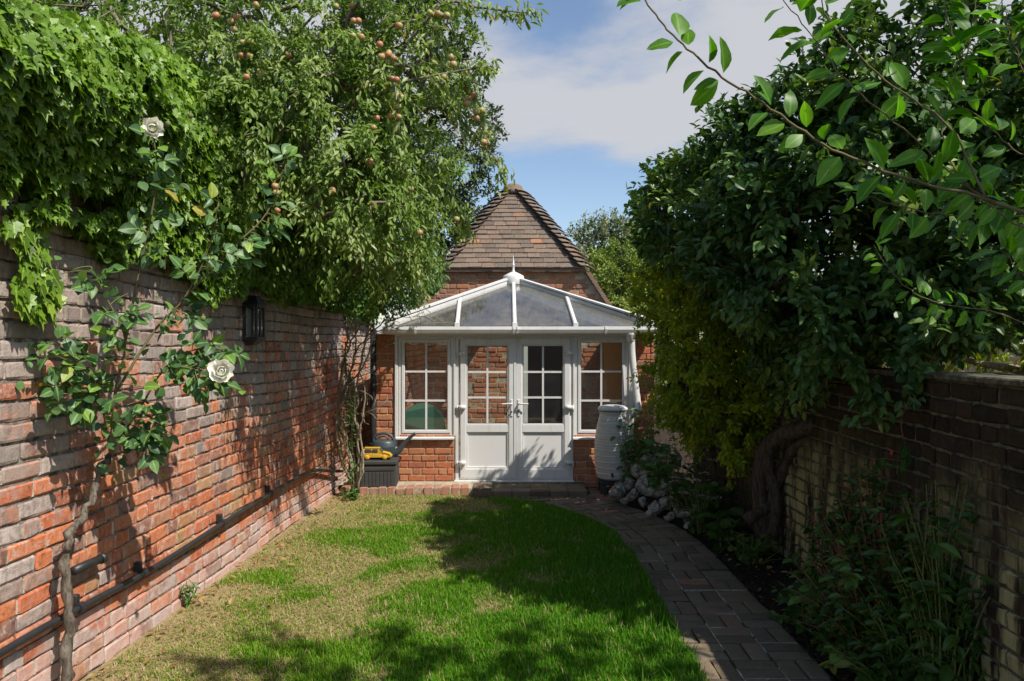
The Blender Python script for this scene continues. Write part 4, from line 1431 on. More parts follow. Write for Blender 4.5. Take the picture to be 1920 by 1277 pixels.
MB().add([(-w_ - 0.01, -d_ - 0.01, -h_ - 0.026), (w_ + 0.01, -d_ - 0.01, -h_ - 0.026), (w_ + 0.01, -0.003, -h_ - 0.026), (-w_ - 0.01, -0.003, -h_ - 0.026), (-0.05, -0.07, -h_ - 0.075), (0.05, -0.07, -h_ - 0.075), (0.05, -0.003, -h_ - 0.075), (-0.05, -0.003, -h_ - 0.075)],
         [(0, 1, 2, 3), (4, 5, 6, 7), (0, 1, 5, 4), (1, 2, 6, 5), (2, 3, 7, 6), (3, 0, 4, 7)]).build('base', M['iron'], lan)
MB().box(-w_, w_, -0.008, -0.002, -h_, h_).build('back_plate', M['plaster'], lan)
for sx in (-1, 1):
    MB().box(min(sx * 0.012, sx * (w_ - 0.012)), max(sx * 0.012, sx * (w_ - 0.012)), -d_ - 0.003, -d_ + 0.001, -h_, h_).build('pane', M['glass'], lan)
    MB().box(sx * w_ - 0.002, sx * w_ + 0.002, -d_ + 0.014, -0.031, -h_, h_).build('pane', M['glass'], lan)

# ------------------------------------------------------------------ black pipe along the wall
pipe_px = [(-60, 1262), (60, 1190), (150, 1140), (300, 1058), (420, 980), (500, 930), (555, 898), (582, 884)]
pts = [on_wall(x, y, 0.05) for x, y in pipe_px]
wp = empty('waste_pipe', tuple(pts[3]), 0, 'long black pipe sloping along the old wall', 'pipe')
o0 = np.array(pts[3])
MB().tube(smooth_path([p - o0 for p in pts], 4), 0.020, 10).build('pipe', M['pipe'], wp, True)
for (x, y) in ((150, 1140), (268, 1075), (418, 981), (508, 925)):
    c = on_wall(x, y, 0.05) - o0
    dirv = unit(on_wall(x + 8, y - 5, 0.05) - on_wall(x, y, 0.05))
    mb = MB()
    mb.tube([c - dirv * 0.022, c + dirv * 0.022], 0.030, 10)
    mb.box(c[0] - 0.06, c[0] - 0.01, c[1] - 0.02, c[1] + 0.02, c[2] + 0.01, c[2] + 0.075, 0.004)
    mb.build('clip', M['pipe'], wp)
thin = [on_wall(582, 884, 0.05), on_wall(600, 882, 0.05), on_wall(622, 884, 0.06), on_wall(642, 884, 0.07)]
MB().tube(smooth_path([p - o0 for p in thin], 4), 0.019, 8).build('hose_end', M['pipe'], wp, True)
stub = [on_wall(138, 1071, 0.06), on_wall(165, 1058, 0.06), on_wall(192, 1047, 0.06)]
sp_ = empty('pipe_stub', tuple(stub[1]), 0, 'short black pipe stub on the old wall behind the rose stem', 'pipe')
MB().tube([p - np.array(stub[1]) for p in stub], 0.026, 10).build('pipe', M['pipe'], sp_, True)
MB().tube([stub[2] - np.array(stub[1]) - 0.02 * unit(stub[2] - stub[0]), stub[2] - np.array(stub[1]) + 0.01 * unit(stub[2] - stub[0])], 0.032, 10).build('collar', M['pipe'], sp_, True)

# ------------------------------------------------------------------ leaves
def oval(w=0.5, fold=0.10, droop=0.14, seg=4, peak=0.45, wave=0.0):
    ys = np.linspace(0, 1, seg + 1)
    V, T = [], []
    idx = []
    for i, y in enumerate(ys):
        if peak != 0.5:
            yy = y ** (math.log(0.5) / math.log(peak))
        else:
            yy = y
        p = math.sin(math.pi * min(1, max(0, yy))) ** 0.85 if 0 < i < seg else 0
        zc = -droop * y * y
        m = len(V); V.append((0, y, zc))
        if 0 < i < seg:
            l = len(V); V.append((-w / 2 * p, y, zc + fold * p + wave * math.sin(i * 2.1)))
            r = len(V); V.append((w / 2 * p, y, zc + fold * p - wave * math.sin(i * 2.1)))
            idx.append((m, l, r))
        else:
            idx.append((m, m, m))
    for i in range(seg):
        (m0, l0, r0), (m1, l1, r1) = idx[i], idx[i + 1]
        if i == 0:
            T += [(m0, m1, l1), (m0, r1, m1)]
        elif i == seg - 1:
            T += [(m0, m1, l0), (m0, r0, m1)]
        else:
            T += [(m0, m1, l1), (m0, l1, l0), (m0, r0, r1), (m0, r1, m1)]
    return np.array(V, float), np.array(T)


def ivy_leaf():
    o = [(0, 0), (-.17, -.13), (-.48, .06), (-.29, .27), (-.40, .55), (-.15, .56), (0, 1.0), (.15, .56), (.40, .55), (.29, .27), (.48, .06), (.17, -.13)]
    V = [(0, 0.30, -0.05)] + [(x, y, 0.05 * abs(x) * 2 - 0.10 * y * y) for x, y in o]
    T = [(0, (i + 1) % 12 + 1, i + 1) for i in range(12)]
    return np.array(V, float), np.array(T)


T_OVAL = oval()
T_OVAL3 = oval(0.46, 0.08, 0.16, 3)
T_NARROW = oval(0.34, 0.05, 0.22, 3)
T_ROUND = oval(0.74, 0.10, 0.10, 4, 0.5)
T_SMALL = oval(0.5, 0.06, 0.08, 2)
T_IVY = ivy_leaf()


def scatter(name, tmpl, Pp, D, U, S, tint, mat, parent=None, widths=None):
    """many leaves as one mesh: base points, tip directions, face directions, lengths"""
    tv, tt = tmpl
    Pp = np.asarray(Pp, float); n = len(Pp)
    d = unit(D)
    x = unit(np.cross(d, U) + 1e-6)
    nn = np.cross(x, d)
    S = np.broadcast_to(np.asarray(S, float), (n,))
    ww = np.ones(n) if widths is None else widths
    V = Pp[:, None, :] + S[:, None, None] * (tv[None, :, 0, None] * ww[:, None, None] * x[:, None, :] + tv[None, :, 1, None] * d[:, None, :] + tv[None, :, 2, None] * nn[:, None, :])
    k = len(tv)
    Tt = tt[None, :, :] + (np.arange(n) * k)[:, None, None]
    me = np_mesh(name, V.reshape(-1, 3), Tt.reshape(-1, 3), mat, {'tint': np.repeat(np.asarray(tint, float), k)})
    return link(name, me, parent)


def rdir(n, rg):
    return unit(rg.normal(size=(n, 3)))


def leaf_matrix(p, d, u, s, w=1.0):
    d = unit(d); x = unit(np.cross(d, u) + 1e-6); n = np.cross(x, d)
    return Matrix(((x[0] * s * w, d[0] * s, n[0] * s, p[0]), (x[1] * s * w, d[1] * s, n[1] * s, p[1]), (x[2] * s * w, d[2] * s, n[2] * s, p[2]), (0, 0, 0, 1)))


_leaf_cache = {}
def leaf_data(tm, mat, var):
    k = (tm, mat.name, var)
    if k not in _leaf_cache:
        rr = np.random.default_rng(900 + var)
        base = {'oval': (0.54, 0.07), 'round': (0.70, 0.08), 'ivy': None, 'narrow': (0.34, 0.05)}[tm]
        if base is None:
            V, T = ivy_leaf()
        else:
            V, T = oval(base[0] * rr.uniform(0.85, 1.12), base[1] * rr.uniform(0.2, 2.4), rr.uniform(-0.08, 0.42), 6, rr.uniform(0.40, 0.55), rr.uniform(0.004, 0.03))
        _leaf_cache[k] = np_mesh('leaf', V, T, mat, {'tint': np.full(len(V), -1.0), 'rib': (np.abs(V[:, 0]) < 1e-4).astype(float)}, True)
    return _leaf_cache[k]


def leaf_obj(parent, tm, mat, p, d, u, s, rg, origin):
    return link('leaf', leaf_data(tm, mat, int(rg.integers(9))), parent, leaf_matrix(np.asarray(p) - origin, d, u, s))


# ------------------------------------------------------------------ branching
def grow(stem, targets, rg, reach=9e9, sag=0.0):
    """join every target to the nearest point that is already part of the plant; gives points, parents, loads"""
    pts = [np.array(p, float) for p in stem]
    par = [-1] + list(range(len(stem) - 1))
    t = np.array(targets, float)
    root = pts[-1]
    order = np.argsort(np.linalg.norm(t - root, axis=1))
    ends = []
    A = np.array(pts)
    for i in order:
        q = t[i]
        w = np.linalg.norm(A - q, axis=1)
        w = w + 0.10 * np.linalg.norm(A - root, axis=1) * 0
        j = int(np.argmin(w))
        L = w[j]
        n = max(1, int(L / 0.35))
        last = j
        off = rg.normal(0, 0.10 * L, 3)
        for s in range(1, n + 1):
            f = s / n
            p = A[j] + (q - A[j]) * f + off * math.sin(math.pi * f) * 0.6
            pts.append(p); par.append(last); last = len(pts) - 1
        A = np.array(pts)
        ends.append(last)
    load = np.zeros(len(pts))
    load[ends] += 1
    for i in range(len(pts) - 1, 0, -1):
        load[par[i]] += load[i]
    return A, par, load, ends


def branch_mesh(name, A, par, load, r0, mat, parent, n=5, rmin=0.004, power=0.45):
    mx = load.max()
    rad = np.maximum(rmin, r0 * (load / mx) ** power)
    mb = MB()
    for i in range(1, len(A)):
        j = par[i]
        if j < 0: continue
        rj = min(rad[j], rad[i] * 1.6)
        mb.tube([A[j], A[i] + (A[i] - A[j]) * 0.02], [rj, rad[i]], n, cap=False)
    me = np_mesh(name, np.array(mb.v), np.array(mb.f), mat, None, True)
    return link(name, me, parent)


def in_blobs(blobs, n, rg, shell=0.5):
    """points through a set of ellipsoids (centre, radii, share), pushed towards their surface"""
    out = []
    w = np.array([b[2] if len(b) > 2 else b[1][0] * b[1][1] * b[1][2] for b in blobs], float)
    w /= w.sum()
    for b, k in zip(blobs, rg.multinomial(n, w)):
        d = rdir(k, rg)
        r = rg.random(k) ** (1 / 3.0)
        r = shell * (0.75 + 0.25 * r) + (1 - shell) * r
        out.append(np.array(b[0]) + d * r[:, None] * np.array(b[1]))
    return np.vstack(out)


def sprays(ends, centre, per, length, size, rg, droop=0.3, spread=0.55, out_w=0.8, tintf=None, up=0.25, szv=0.25):
    """leaves along a little shoot at each branch end"""
    E = np.asarray(ends)
    n = len(E)
    o = unit(E - centre)
    sd = unit(o * out_w + rdir(n, rg) * 0.7 + np.array((0, 0, up)))
    idx = np.repeat(np.arange(n), per)
    t = rg.random(len(idx))
    L = length * rg.uniform(0.5, 1.3, n)
    p = E[idx] + sd[idx] * (t * L[idx])[:, None] + np.array((0, 0, -1.0)) * (droop * L[idx] * t * t)[:, None]
    p += rg.normal(0, 0.10 * length, (len(idx), 3))
    d = unit(sd[idx] * 0.7 + rdir(len(idx), rg) * spread * 1.5 + np.array((0, 0, -droop)))
    u = unit(rdir(len(idx), rg) * 0.55 + np.array((0.15, -0.15, 1.0)) * 0.8 + o[idx] * 0.4)
    s = size * rg.uniform(1 - szv, 1 + szv, len(idx)) * (1 - 0.25 * t)
    base_t = rg.random(n)
    tint = np.clip(0.55 * base_t[idx] + 0.35 * rg.random(len(idx)) + 0.15 * t, 0, 0.999)
    return p, d, u, s, tint


def make_tree(name, label, cat, stem, blobs, ntar, per, length, size, tmpl, leafm, barkm, r0, seed, shell=0.5, droop=0.3, group=None, up=0.25, keep=None, crown='crown', trunk='trunk', centre=None, spread=0.55, extra=None):
    rg = np.random.default_rng(seed)
    origin = np.array(stem[0], float)
    root = empty(name, tuple(origin), 0, label, cat, group)
    tg = in_blobs(blobs, ntar, rg, shell)
    if extra is not None:
        tg = np.vstack((tg, extra))
    if keep is not None:
        tg = tg[keep(tg)]
    A, par, load, ends = grow(smooth_path(stem, 4), tg, rg)
    branch_mesh(trunk, A - origin, par, load, r0, barkm, root)
    c = np.mean([b[0] for b in blobs], axis=0) if centre is None else np.array(centre)
    p, d, u, s, t = sprays(A[ends], c, per, length, size, rg, droop, spread, up=up)
    if keep is not None:
        k = keep(p)
        p, d, u, s, t = p[k], d[k], u[k], s[k], t[k]
    scatter(crown, tmpl, p - origin, d, u, s, t, leafm, root)
    return root, A, ends


# ------------------------------------------------------------------ ivy on the garden wall
rg = np.random.default_rng(71)
def ivy_low(y):
    return np.interp(y, [2.0, 3.0, 3.74, 4.39, 5.0, 5.5, 6.75, 8.3, 10.4, 11.5], [2.72, 2.70, 2.66, 2.53, 2.50, 2.40, 2.38, 2.36, 2.32, 2.3])
def ivy_top(y):
    return np.interp(y, [2.0, 3.5, 5.0, 7.0, 9.0, 11.5], [3.5, 3.65, 4.0, 4.2, 4.2, 3.9])
iv_org = np.array((wall_x(6.0), 6.0, 2.4))
ivy = empty('ivy', tuple(iv_org), 0, 'thick glossy ivy hanging over the top of the old brick wall', 'ivy')
n = 64000
y = 2.2 + 9.3 * rg.random(n) ** 1.15
f = rg.random(n)
edge = 0.05 + (fbm(y, f * 0 + 1, 1.7, 12) - 0.5) * 0.28 + (vnoise(y, y * 0, 6.0, 14) - 0.5) * 0.16
lowz = ivy_low(y) + edge
z = lowz + (ivy_top(y) - lowz) * f + rg.normal(0, 0.02, n)
bulge = 0.09 + np.interp(f, [0, 0.25, 0.6, 1], [0.06, 0.17, 0.42, 0.25]) * (0.55 + 0.9 * fbm(y, z, 1.5, 16))
lay = rg.random(n) ** 2.0 * 0.26
off = bulge - lay
x = wall_x(y) + np.where(f > 0.9, off * 0.6 - 0.2 * (f - 0.9) * 10 * rg.random(n), off)
Pv = np.column_stack((x, y, z))
gap = fbm(y, z, 3.2, 18) > 0.30
Pv = Pv[gap]; fk = f[gap]; n = len(Pv); yk = y[gap]
D = unit(np.column_stack((rg.normal(0.25, 0.35, n), rg.normal(0, 0.45, n), rg.normal(-0.9, 0.35, n))))
U = unit(np.column_stack((rg.normal(1.0, 0.35, n), rg.normal(-0.25, 0.45, n), rg.normal(0.55, 0.4, n))))
S = np.where(rg.random(n) < 0.15, 0.088, 0.060) * rg.uniform(0.7, 1.2, n) * np.interp(yk, [3, 6, 10], [1.0, 1.0, 1.1])
tint = np.clip(0.35 * fbm(yk, Pv[:, 2], 2.0, 20) + 0.6 * rg.random(n) + 0.1 * (fk - 0.5), 0, 0.999)
scatter('foliage', T_IVY, Pv - iv_org, D, U, S, tint, M['leaf_ivy'], ivy)
# trailing shoot near the end of the wall
def ivy_patch(cx_, cy_, rx, ry, k, off):
    P_ = []
    for _ in range(k):
        a, r = rg.random() * 6.28, rg.random() ** 0.5
        P_.append(on_wall(cx_ + rx * r * math.cos(a), cy_ + ry * r * math.sin(a), off + rg.random() * 0.06))
    return np.array(P_)
pp = np.vstack((ivy_patch(70, 545, 42, 48, 80, 0.05), ivy_patch(60, 470, 26, 45, 36, 0.05), ivy_patch(45, 420, 40, 40, 40, 0.06)))
n = len(pp)
for i in range(n):
    leaf_obj(ivy, 'ivy', M['leaf_ivy'], pp[i], np.array((0.3, rg.normal(0, 0.4), -0.8)), unit(np.array((1, -0.3 + rg.normal(0, 0.3), 0.5 + rg.normal(0, 0.3)))), 0.085 * rg.uniform(0.75, 1.25), rg, iv_org)
for i in range(30):
    y0_ = 2.6 + 8.2 * rg.random()
    a = np.array((wall_x(y0_) + 0.03, y0_, float(ivy_top(y0_)) - 0.4))
    b = np.array((wall_x(y0_) + 0.12, y0_ + rg.normal(0, 0.3), float(ivy_low(y0_)) + 0.05))
    MB().tube(smooth_path([a - iv_org, (a + b) / 2 + rg.normal(0, 0.05, 3) - iv_org, b - iv_org], 4), 0.008, 5).build('stem', M['bark_dark'], ivy)

# ------------------------------------------------------------------ climbing rose on the old wall
ro = on_wall(128, 1280, 0.10)
rose = empty('climbing_rose', tuple(ro), 0, 'climbing rose with a gnarled bare stem on the old brick wall', 'rose')
stem = [(*on_wall(133, 1330, 0.10), 0.052), (*on_wall(126, 1240, 0.11), 0.046), (*on_wall(128, 1150, 0.12), 0.042), (*on_wall(122, 1050, 0.12), 0.036), (*on_wall(132, 1000, 0.13), 0.032), (*on_wall(170, 945, 0.13), 0.030),
        (*on_wall(185, 890, 0.15), 0.027), (*on_wall(207, 850, 0.16), 0.022)]
sp = smooth_path(stem, 6)
sp[2:-1, :3] += np.random.default_rng(80).normal(0, 0.008, sp[2:-1, :3].shape)
rr = 0.66 * sp[:, 3] * (1 + 0.22 * np.sin(np.arange(len(sp)) * 1.9) + 0.10 * np.sin(np.arange(len(sp)) * 0.8 + 1))
MB().tube(sp[:, :3] - ro, rr, 9).build('trunk', M['bark_rose'], rose, True)
rg = np.random.default_rng(81)
canes = [
    [(207, 850, 4.35), (190, 760, 4.2), (150, 690, 4.05), (105, 640, 3.95)],
    [(207, 850, 4.35), (215, 740, 4.2), (235, 640, 4.15), (200, 560, 4.1), (170, 500, 4.05)],
    [(207, 850, 4.35), (260, 770, 4.4), (310, 690, 4.35), (370, 655, 4.35), (435, 660, 4.4)],
    [(215, 740, 4.2), (290, 620, 4.35), (345, 560, 4.4), (390, 470, 4.4), (410, 380, 4.4)],
    [(235, 640, 4.15), (255, 540, 4.2), (280, 420, 4.2), (295, 330, 4.2), (288, 258, 4.2)],
    [(260, 770, 4.4), (290, 790, 4.4), (285, 815, 4.4), (268, 840, 4.4)],
    [(190, 760, 4.2), (140, 730, 4.1), (115, 690, 4.0)],
    [(345, 560, 4.4), (430, 470, 4.5), (500, 400, 4.6), (540, 300, 4.65)],
    [(310, 690, 4.35), (350, 690, 4.3), (395, 705, 4.3)],
]
mb = MB()
cpaths = []
for c in canes:
    pth = smooth_path([P(*q) for q in c], 6)
    cpaths.append(pth)
    mb.tube(pth - ro, np.linspace(0.008, 0.0035, len(pth)), 6)
mb.build('cane', M['twig'], rose, True)
pet = MB()
nleaf = 0
for ci, pth in enumerate(cpaths):
    m = len(pth)
    nleaf = 0
    for i in rg.permutation(np.arange(2, m)):
        i = int(i)
        if ci in (4, 7, 3) and i < m * 0.3: continue
        for rep in range(1):
            if rg.random() < 0.12: continue
            tang = unit(pth[i] - pth[i - 1])
            side = unit(np.cross(tang, rdir(1, rg)[0]))
            side = unit(side * 0.9 + tang * 0.3 + np.array((0.30, -0.35, 0.05)))
            L = rg.uniform(0.07, 0.16)
            tip = pth[i] + side * L + np.array((0, 0, -0.25 * L))
            up = unit(np.array((0.45, -0.45, 0.8)) + rg.normal(0, 0.35, 3))
            lat = unit(np.cross(side, up))
            pet.tube([pth[i] - ro, (pth[i] + tip) / 2 + np.array((0, 0, 0.06 * L)) - ro, tip - ro], [0.0032, 0.0028, 0.002], 4)
            for (f_, a_) in ((1.0, 0.0), (0.72, 1.0), (0.72, -1.0), (0.4, 1.0), (0.4, -1.0)):
                if f_ < 0.5 and rg.random() < 0.55: continue
                if nleaf > 33: continue
                p_ = pth[i] + (tip - pth[i]) * f_
                d_ = unit(side * (1.0 if a_ == 0 else 0.45) + lat * a_ + np.array((0, 0, -0.25)) + rg.normal(0, 0.15, 3))
                leaf_obj(rose, 'round', M['leaf_rose'], p_, d_, unit(up + rg.normal(0, 0.25, 3)), rg.uniform(0.065, 0.105), rg, ro)
                nleaf += 1


tag(pet.build('leaf_stalks', M['stem'], rose), kind='stuff')
PL, DL = [], []
for ci, pth in enumerate(cpaths):
    for _ in range(42):
        i = int(rg.integers(int(len(pth) * (0.25 if ci in (3, 4, 7) else 0.1)), len(pth)))
        PL.append(pth[i] + rg.normal(0, 0.055, 3) + np.array((0.02, -0.02, -0.02)))
n = len(PL)
o = scatter('small_leaves', T_ROUND, np.array(PL) - ro, unit(rdir(n, rg) + np.array((0.2, -0.2, -0.5))), unit(np.array((0.5, -0.5, 0.8)) + rg.normal(0, 0.4, (n, 3))), rg.uniform(0.04, 0.085, n), rg.random(n) * 0.97, M['leaf_rose'], rose)
o['kind'] = 'stuff'


def bloom(parent, c, face, r, origin, mat, seed, faded=False):
    """layers of cupped petals round one axis, the outer ones opening wide"""
    rr = np.random.default_rng(seed)
    f = unit(np.array(face))
    a = unit(np.cross(f, (0, 0, 1.0))); b = np.cross(a, f)
    V, T, tint = [], [], []
    nu, nv = 5, 5
    for rad, k, open_, back in ((0.26, 3, 0.2, 2.0), (0.48, 4, 0.5, 2.2), (0.74, 5, 0.85, 2.3), (1.0, 6, 1.25, 2.5)):
        for i in range(k):
            th0 = 2 * math.pi * (i + rr.uniform(-0.2, 0.2)) / k + rad * 7
            wid = 2.5 * math.pi / k * rr.uniform(0.85, 1.1)
            base = len(V)
            op = open_ * rr.uniform(0.85, 1.2)
            rs = r * rad * rr.uniform(0.92, 1.08)
            tn = rr.random()
            for j in range(nv):
                v = j / (nv - 1)
                for i2 in range(nu):
                    u = i2 / (nu - 1) - 0.5
                    po = back + (op - back) * v + 0.35 * (2 * u) ** 2 * v
                    flare = 1 + 0.30 * max(0, v - 0.5) / 0.5 * (1 + 0.5 * math.sin(u * 9 + tn * 20)) + rr.normal(0, 0.035)
                    th = th0 + u * wid
                    q = (a * math.cos(th) + b * math.sin(th)) * math.sin(po) + f * math.cos(po)
                    V.append(np.array(c) + q * rs * flare); tint.append(tn)
            for j in range(nv - 1):
                for i2 in range(nu - 1):
                    q = base + j * nu + i2
                    T += [(q, q + 1, q + nu + 1), (q, q + nu + 1, q + nu)]
    me = np_mesh('bloom', np.array(V) - origin, np.array(T), mat, {'tint': np.array(tint)}, True)
    return link('bloom', me, parent)
bl = bloom(rose, P(415, 696, 4.12), (0.42, -1, 0.3), 0.054, ro, M['petal'], 5)
bl['label'] = 'full white rose in bloom'
bl = bloom(rose, P(286, 240, 4.18), (0.4, -0.8, -0.1), 0.044, ro, M['petal'], 6, True)
bl.scale = (1, 1, 1)
bl['label'] = 'fading drooping white rose among the ivy'
for (a_, b_) in ((315, 233), (403, 245), (228, 570), (381, 598), (357, 218)):
    h = P(a_, b_, 4.2) - ro
    MB().lathe([(0.0, -0.016), (0.010, -0.013), (0.016, 0.0), (0.013, 0.012), (0.004, 0.018), (0.008, 0.024), (0.0, 0.028)], 10, tuple(h)).build('rose_hip', M['stem'], rose, True)

# ------------------------------------------------------------------ apple tree leaning over the wall
def apple_keep(p):
    px = 960 + F * p[:, 0] / p[:, 1]
    py = 639 - F * (p[:, 2] - EYE) / p[:, 1]
    lim = np.interp(py, [-200, 0, 60, 150, 250, 330, 420, 500, 600], [960, 915, 905, 935, 950, 960, 885, 850, 800])
    return (px < lim) & ((py < 560) | (px > 640)) & ((px > 330) | (p[:, 1] > 6.2))
ast = [(-3.25, 7.2, 0.0), (-3.2, 7.1, 1.4), (-3.0, 6.9, 2.6), (-2.6, 6.7, 3.3)]
ablobs = [((-1.7, 6.6, 3.9), (0.75, 0.9, 0.75), 3), ((-2.2, 6.4, 4.5), (0.95, 1.0, 0.8), 3.2), ((-1.0, 6.8, 4.5), (0.65, 0.7, 0.75), 2.2), ((-1.1, 7.3, 3.5), (0.5, 0.8, 0.8), 2.2),
          ((-3.1, 6.8, 4.3), (0.9, 1.0, 0.8), 2.2), ((-1.45, 8.2, 3.3), (0.55, 0.9, 0.75), 2.4), ((-1.6, 6.7, 5.2), (1.1, 0.8, 0.5), 1.8), ((-3.9, 7.4, 4.7), (0.8, 1.0, 0.7), 1.2), ((-2.0, 5.9, 3.75), (0.6, 0.6, 0.6), 2.2), ((-1.35, 6.3, 3.3), (0.5, 0.6, 0.5), 1.8), ((-2.5, 5.6, 4.2), (0.6, 0.6, 0.5), 1.6)]
rg = np.random.default_rng(91)
arch = []
apple_sprays = [
    [(560, 330, 6.6), (640, 170, 6.4), (720, 60, 6.3), (800, 45, 6.3), (850, 110, 6.4), (885, 190, 6.5), (910, 250, 6.6)],
    [(600, 250, 6.6), (740, 110, 6.3), (830, 10, 6.2), (900, 15, 6.2), (960, 22, 6.2), (1005, 25, 6.2)],
    [(600, 180, 6.4), (700, 130, 6.2), (770, 125, 6.2), (820, 150, 6.3), (860, 220, 6.5), (930, 300, 6.8), (950, 345, 7.0)],
    [(640, 260, 6.6), (730, 250, 6.4), (780, 290, 6.6), (830, 340, 6.8), (860, 400, 7.0), (880, 440, 7.2)],
    [(560, 190, 6.3), (660, 165, 6.2), (730, 150, 6.1), (745, 210, 6.1), (750, 290, 6.2), (755, 360, 6.4)],
    [(500, 300, 6.5), (600, 240, 6.3), (700, 170, 6.2), (880, 130, 6.2), (925, 125, 6.3)],
]
apple = empty('apple_tree', (ast[0][0], ast[0][1], 0), 0, 'apple tree heavy with ripening fruit leaning over the wall', 'tree')
ao = np.array(ast[0])
tg = in_blobs(ablobs, 900, rg, 0.5)
tg = tg[apple_keep(tg)]
A, par, load, ends = grow(smooth_path(ast, 4), tg, rg)
branch_mesh('trunk', A - ao, par, load, 0.13, M['bark'], apple, 5, 0.004)
c_ = np.array((-2.0, 7.0, 4.0))
p, d, u, s, t = sprays(A[ends], c_, 54, 0.34, 0.076, rg, 0.5, 0.6, up=0.0)
k = apple_keep(p)
PL, DL, UL, SL, TL = [p[k]], [d[k]], [u[k]], [s[k]], [t[k]]
mb = MB()
for sp_px in apple_sprays:
    pth = smooth_path([P(*q) for q in sp_px], 10)
    j = int(np.argmin(np.linalg.norm(A - pth[0], axis=1)))
    pth = np.vstack((smooth_path([A[j], (A[j] + pth[0]) / 2 + rg.normal(0, 0.05, 3), pth[0]], 4)[:-1], pth))
    mb.tube(pth - ao, np.linspace(0.022, 0.004, len(pth)), 6)
    m = len(pth)
    k_ = 6 * m
    ii = rg.integers(6, m, k_)
    q = pth[ii] + rg.normal(0, 0.035, (k_, 3))
    tang = unit(np.gradient(pth, axis=0))[ii]
    PL.append(q); DL.append(unit(tang * 0.4 + rdir(k_, rg) * 0.7 + np.array((0, 0, -0.65)))); UL.append(unit(rdir(k_, rg) * 0.7 + np.array((0.3, -0.3, 0.8)))); SL.append(0.078 * rg.uniform(0.7, 1.25, k_)); TL.append(np.clip(0.4 + 0.6 * rg.random(k_), 0, 0.999))
mb.build('branch', M['bark'], apple, True)
scatter('crown', T_NARROW, np.vstack(PL) - ao, np.vstack(DL), np.vstack(UL), np.concatenate(SL), np.concatenate(TL), M['leaf_apple'], apple)
AL = np.vstack(PL); AY = AL[:, 1]; APX = 960 + F * AL[:, 0] / AY; APY = 639 - F * (AL[:, 2] - EYE) / AY
am = MB().lathe([(0.0, 0.62), (0.18, 0.78), (0.42, 0.86), (0.72, 0.74), (0.94, 0.42), (1.0, 0.08), (0.93, -0.32), (0.74, -0.64), (0.48, -0.82), (0.22, -0.86), (0.0, -0.74)], 14, cap=False).mesh('apple', M['apple'], True)
apx = [(405, 30), (432, 40), (437, 55), (443, 33), (455, 80), (470, 78), (468, 105), (452, 104), (462, 145), (490, 138), (540, 103), (480, 10), (630, 13), (660, 12), (663, 40), (672, 40), (662, 68), (677, 70), (712, 84), (728, 103), (738, 110),
       (729, 100), (715, 107), (736, 148), (744, 150), (752, 182), (747, 200), (733, 218), (748, 220), (700, 240), (706, 222), (748, 49), (806, 25), (822, 27), (838, 30), (845, 108), (850, 122), (833, 146), (876, 195), (893, 210), (903, 208), (907, 268),
       (770, 355), (856, 412), (787, 437), (516, 350), (518, 362), (520, 395), (695, 305), (623, 358), (188, 115), (132, 58), (145, 66), (890, 178), (893, 222), (878, 185), (700, 385)]
for i, (a_, b_) in enumerate(apx):
    yy = 6.15 + 0.15 * rg.random() if a_ > 300 else 6.3
    if b_ > 300 and a_ > 650: yy = 6.9
    nb_ = AY[(np.abs(APX - a_) < 24) & (np.abs(APY - b_) < 24)]
    if len(nb_): yy = float(np.clip(np.percentile(nb_, 4) - 0.03, 4.9, 7.6))
    c = P(a_, b_, yy) - ao
    o = link('apple', am, apple)
    o.location = tuple(c)
    sc_ = 0.0047 * yy * rg.uniform(0.85, 1.18)
    o.scale = (sc_, sc_, sc_ * 0.95)
    o.rotation_euler = (rg.normal(0, 0.4), rg.normal(0, 0.4), rg.random() * 6.28)

# ------------------------------------------------------------------ trees and bushes farther off
def oak_keep(p):
    px = 960 + F * p[:, 0] / p[:, 1]
    py = 639 - F * (p[:, 2] - EYE) / p[:, 1]
    lim = np.interp(py, [-300, 0, 80, 130, 190, 240, 300, 400, 520], [880, 890, 905, 885, 925, 955, 935, 925, 800])
    return px < lim + 14 * np.sin(py * 0.13)
make_tree('evergreen_tree', 'tall dark evergreen tree rising behind the tiled roof', 'tree', [(-3.4, 17.2, 0), (-3.4, 17.2, 2.5), (-3.2, 17.1, 4.5), (-3.0, 17, 6.0)],
          [((-2.6, 17, 8.3), (1.6, 1.6, 1.6)), ((-1.6, 16.8, 6.3), (1.3, 1.3, 1.4)), ((-2.6, 16.9, 4.6), (1.7, 1.4, 1.6)), ((-1.2, 16.6, 5.2), (0.9, 1, 1.1)), ((-3.8, 17.5, 7.0), (1.6, 1.6, 2.0)), ((-1.4, 16.9, 8.2), (0.9, 1, 1.0)), ((-2.8, 17, 10.2), (1.5, 1.5, 1.0))],
          900, 46, 0.55, 0.125, T_SMALL, M['leaf_oak'], M['bark_dark'], 0.24, 101, 0.55, 0.05, keep=oak_keep, up=0.35)
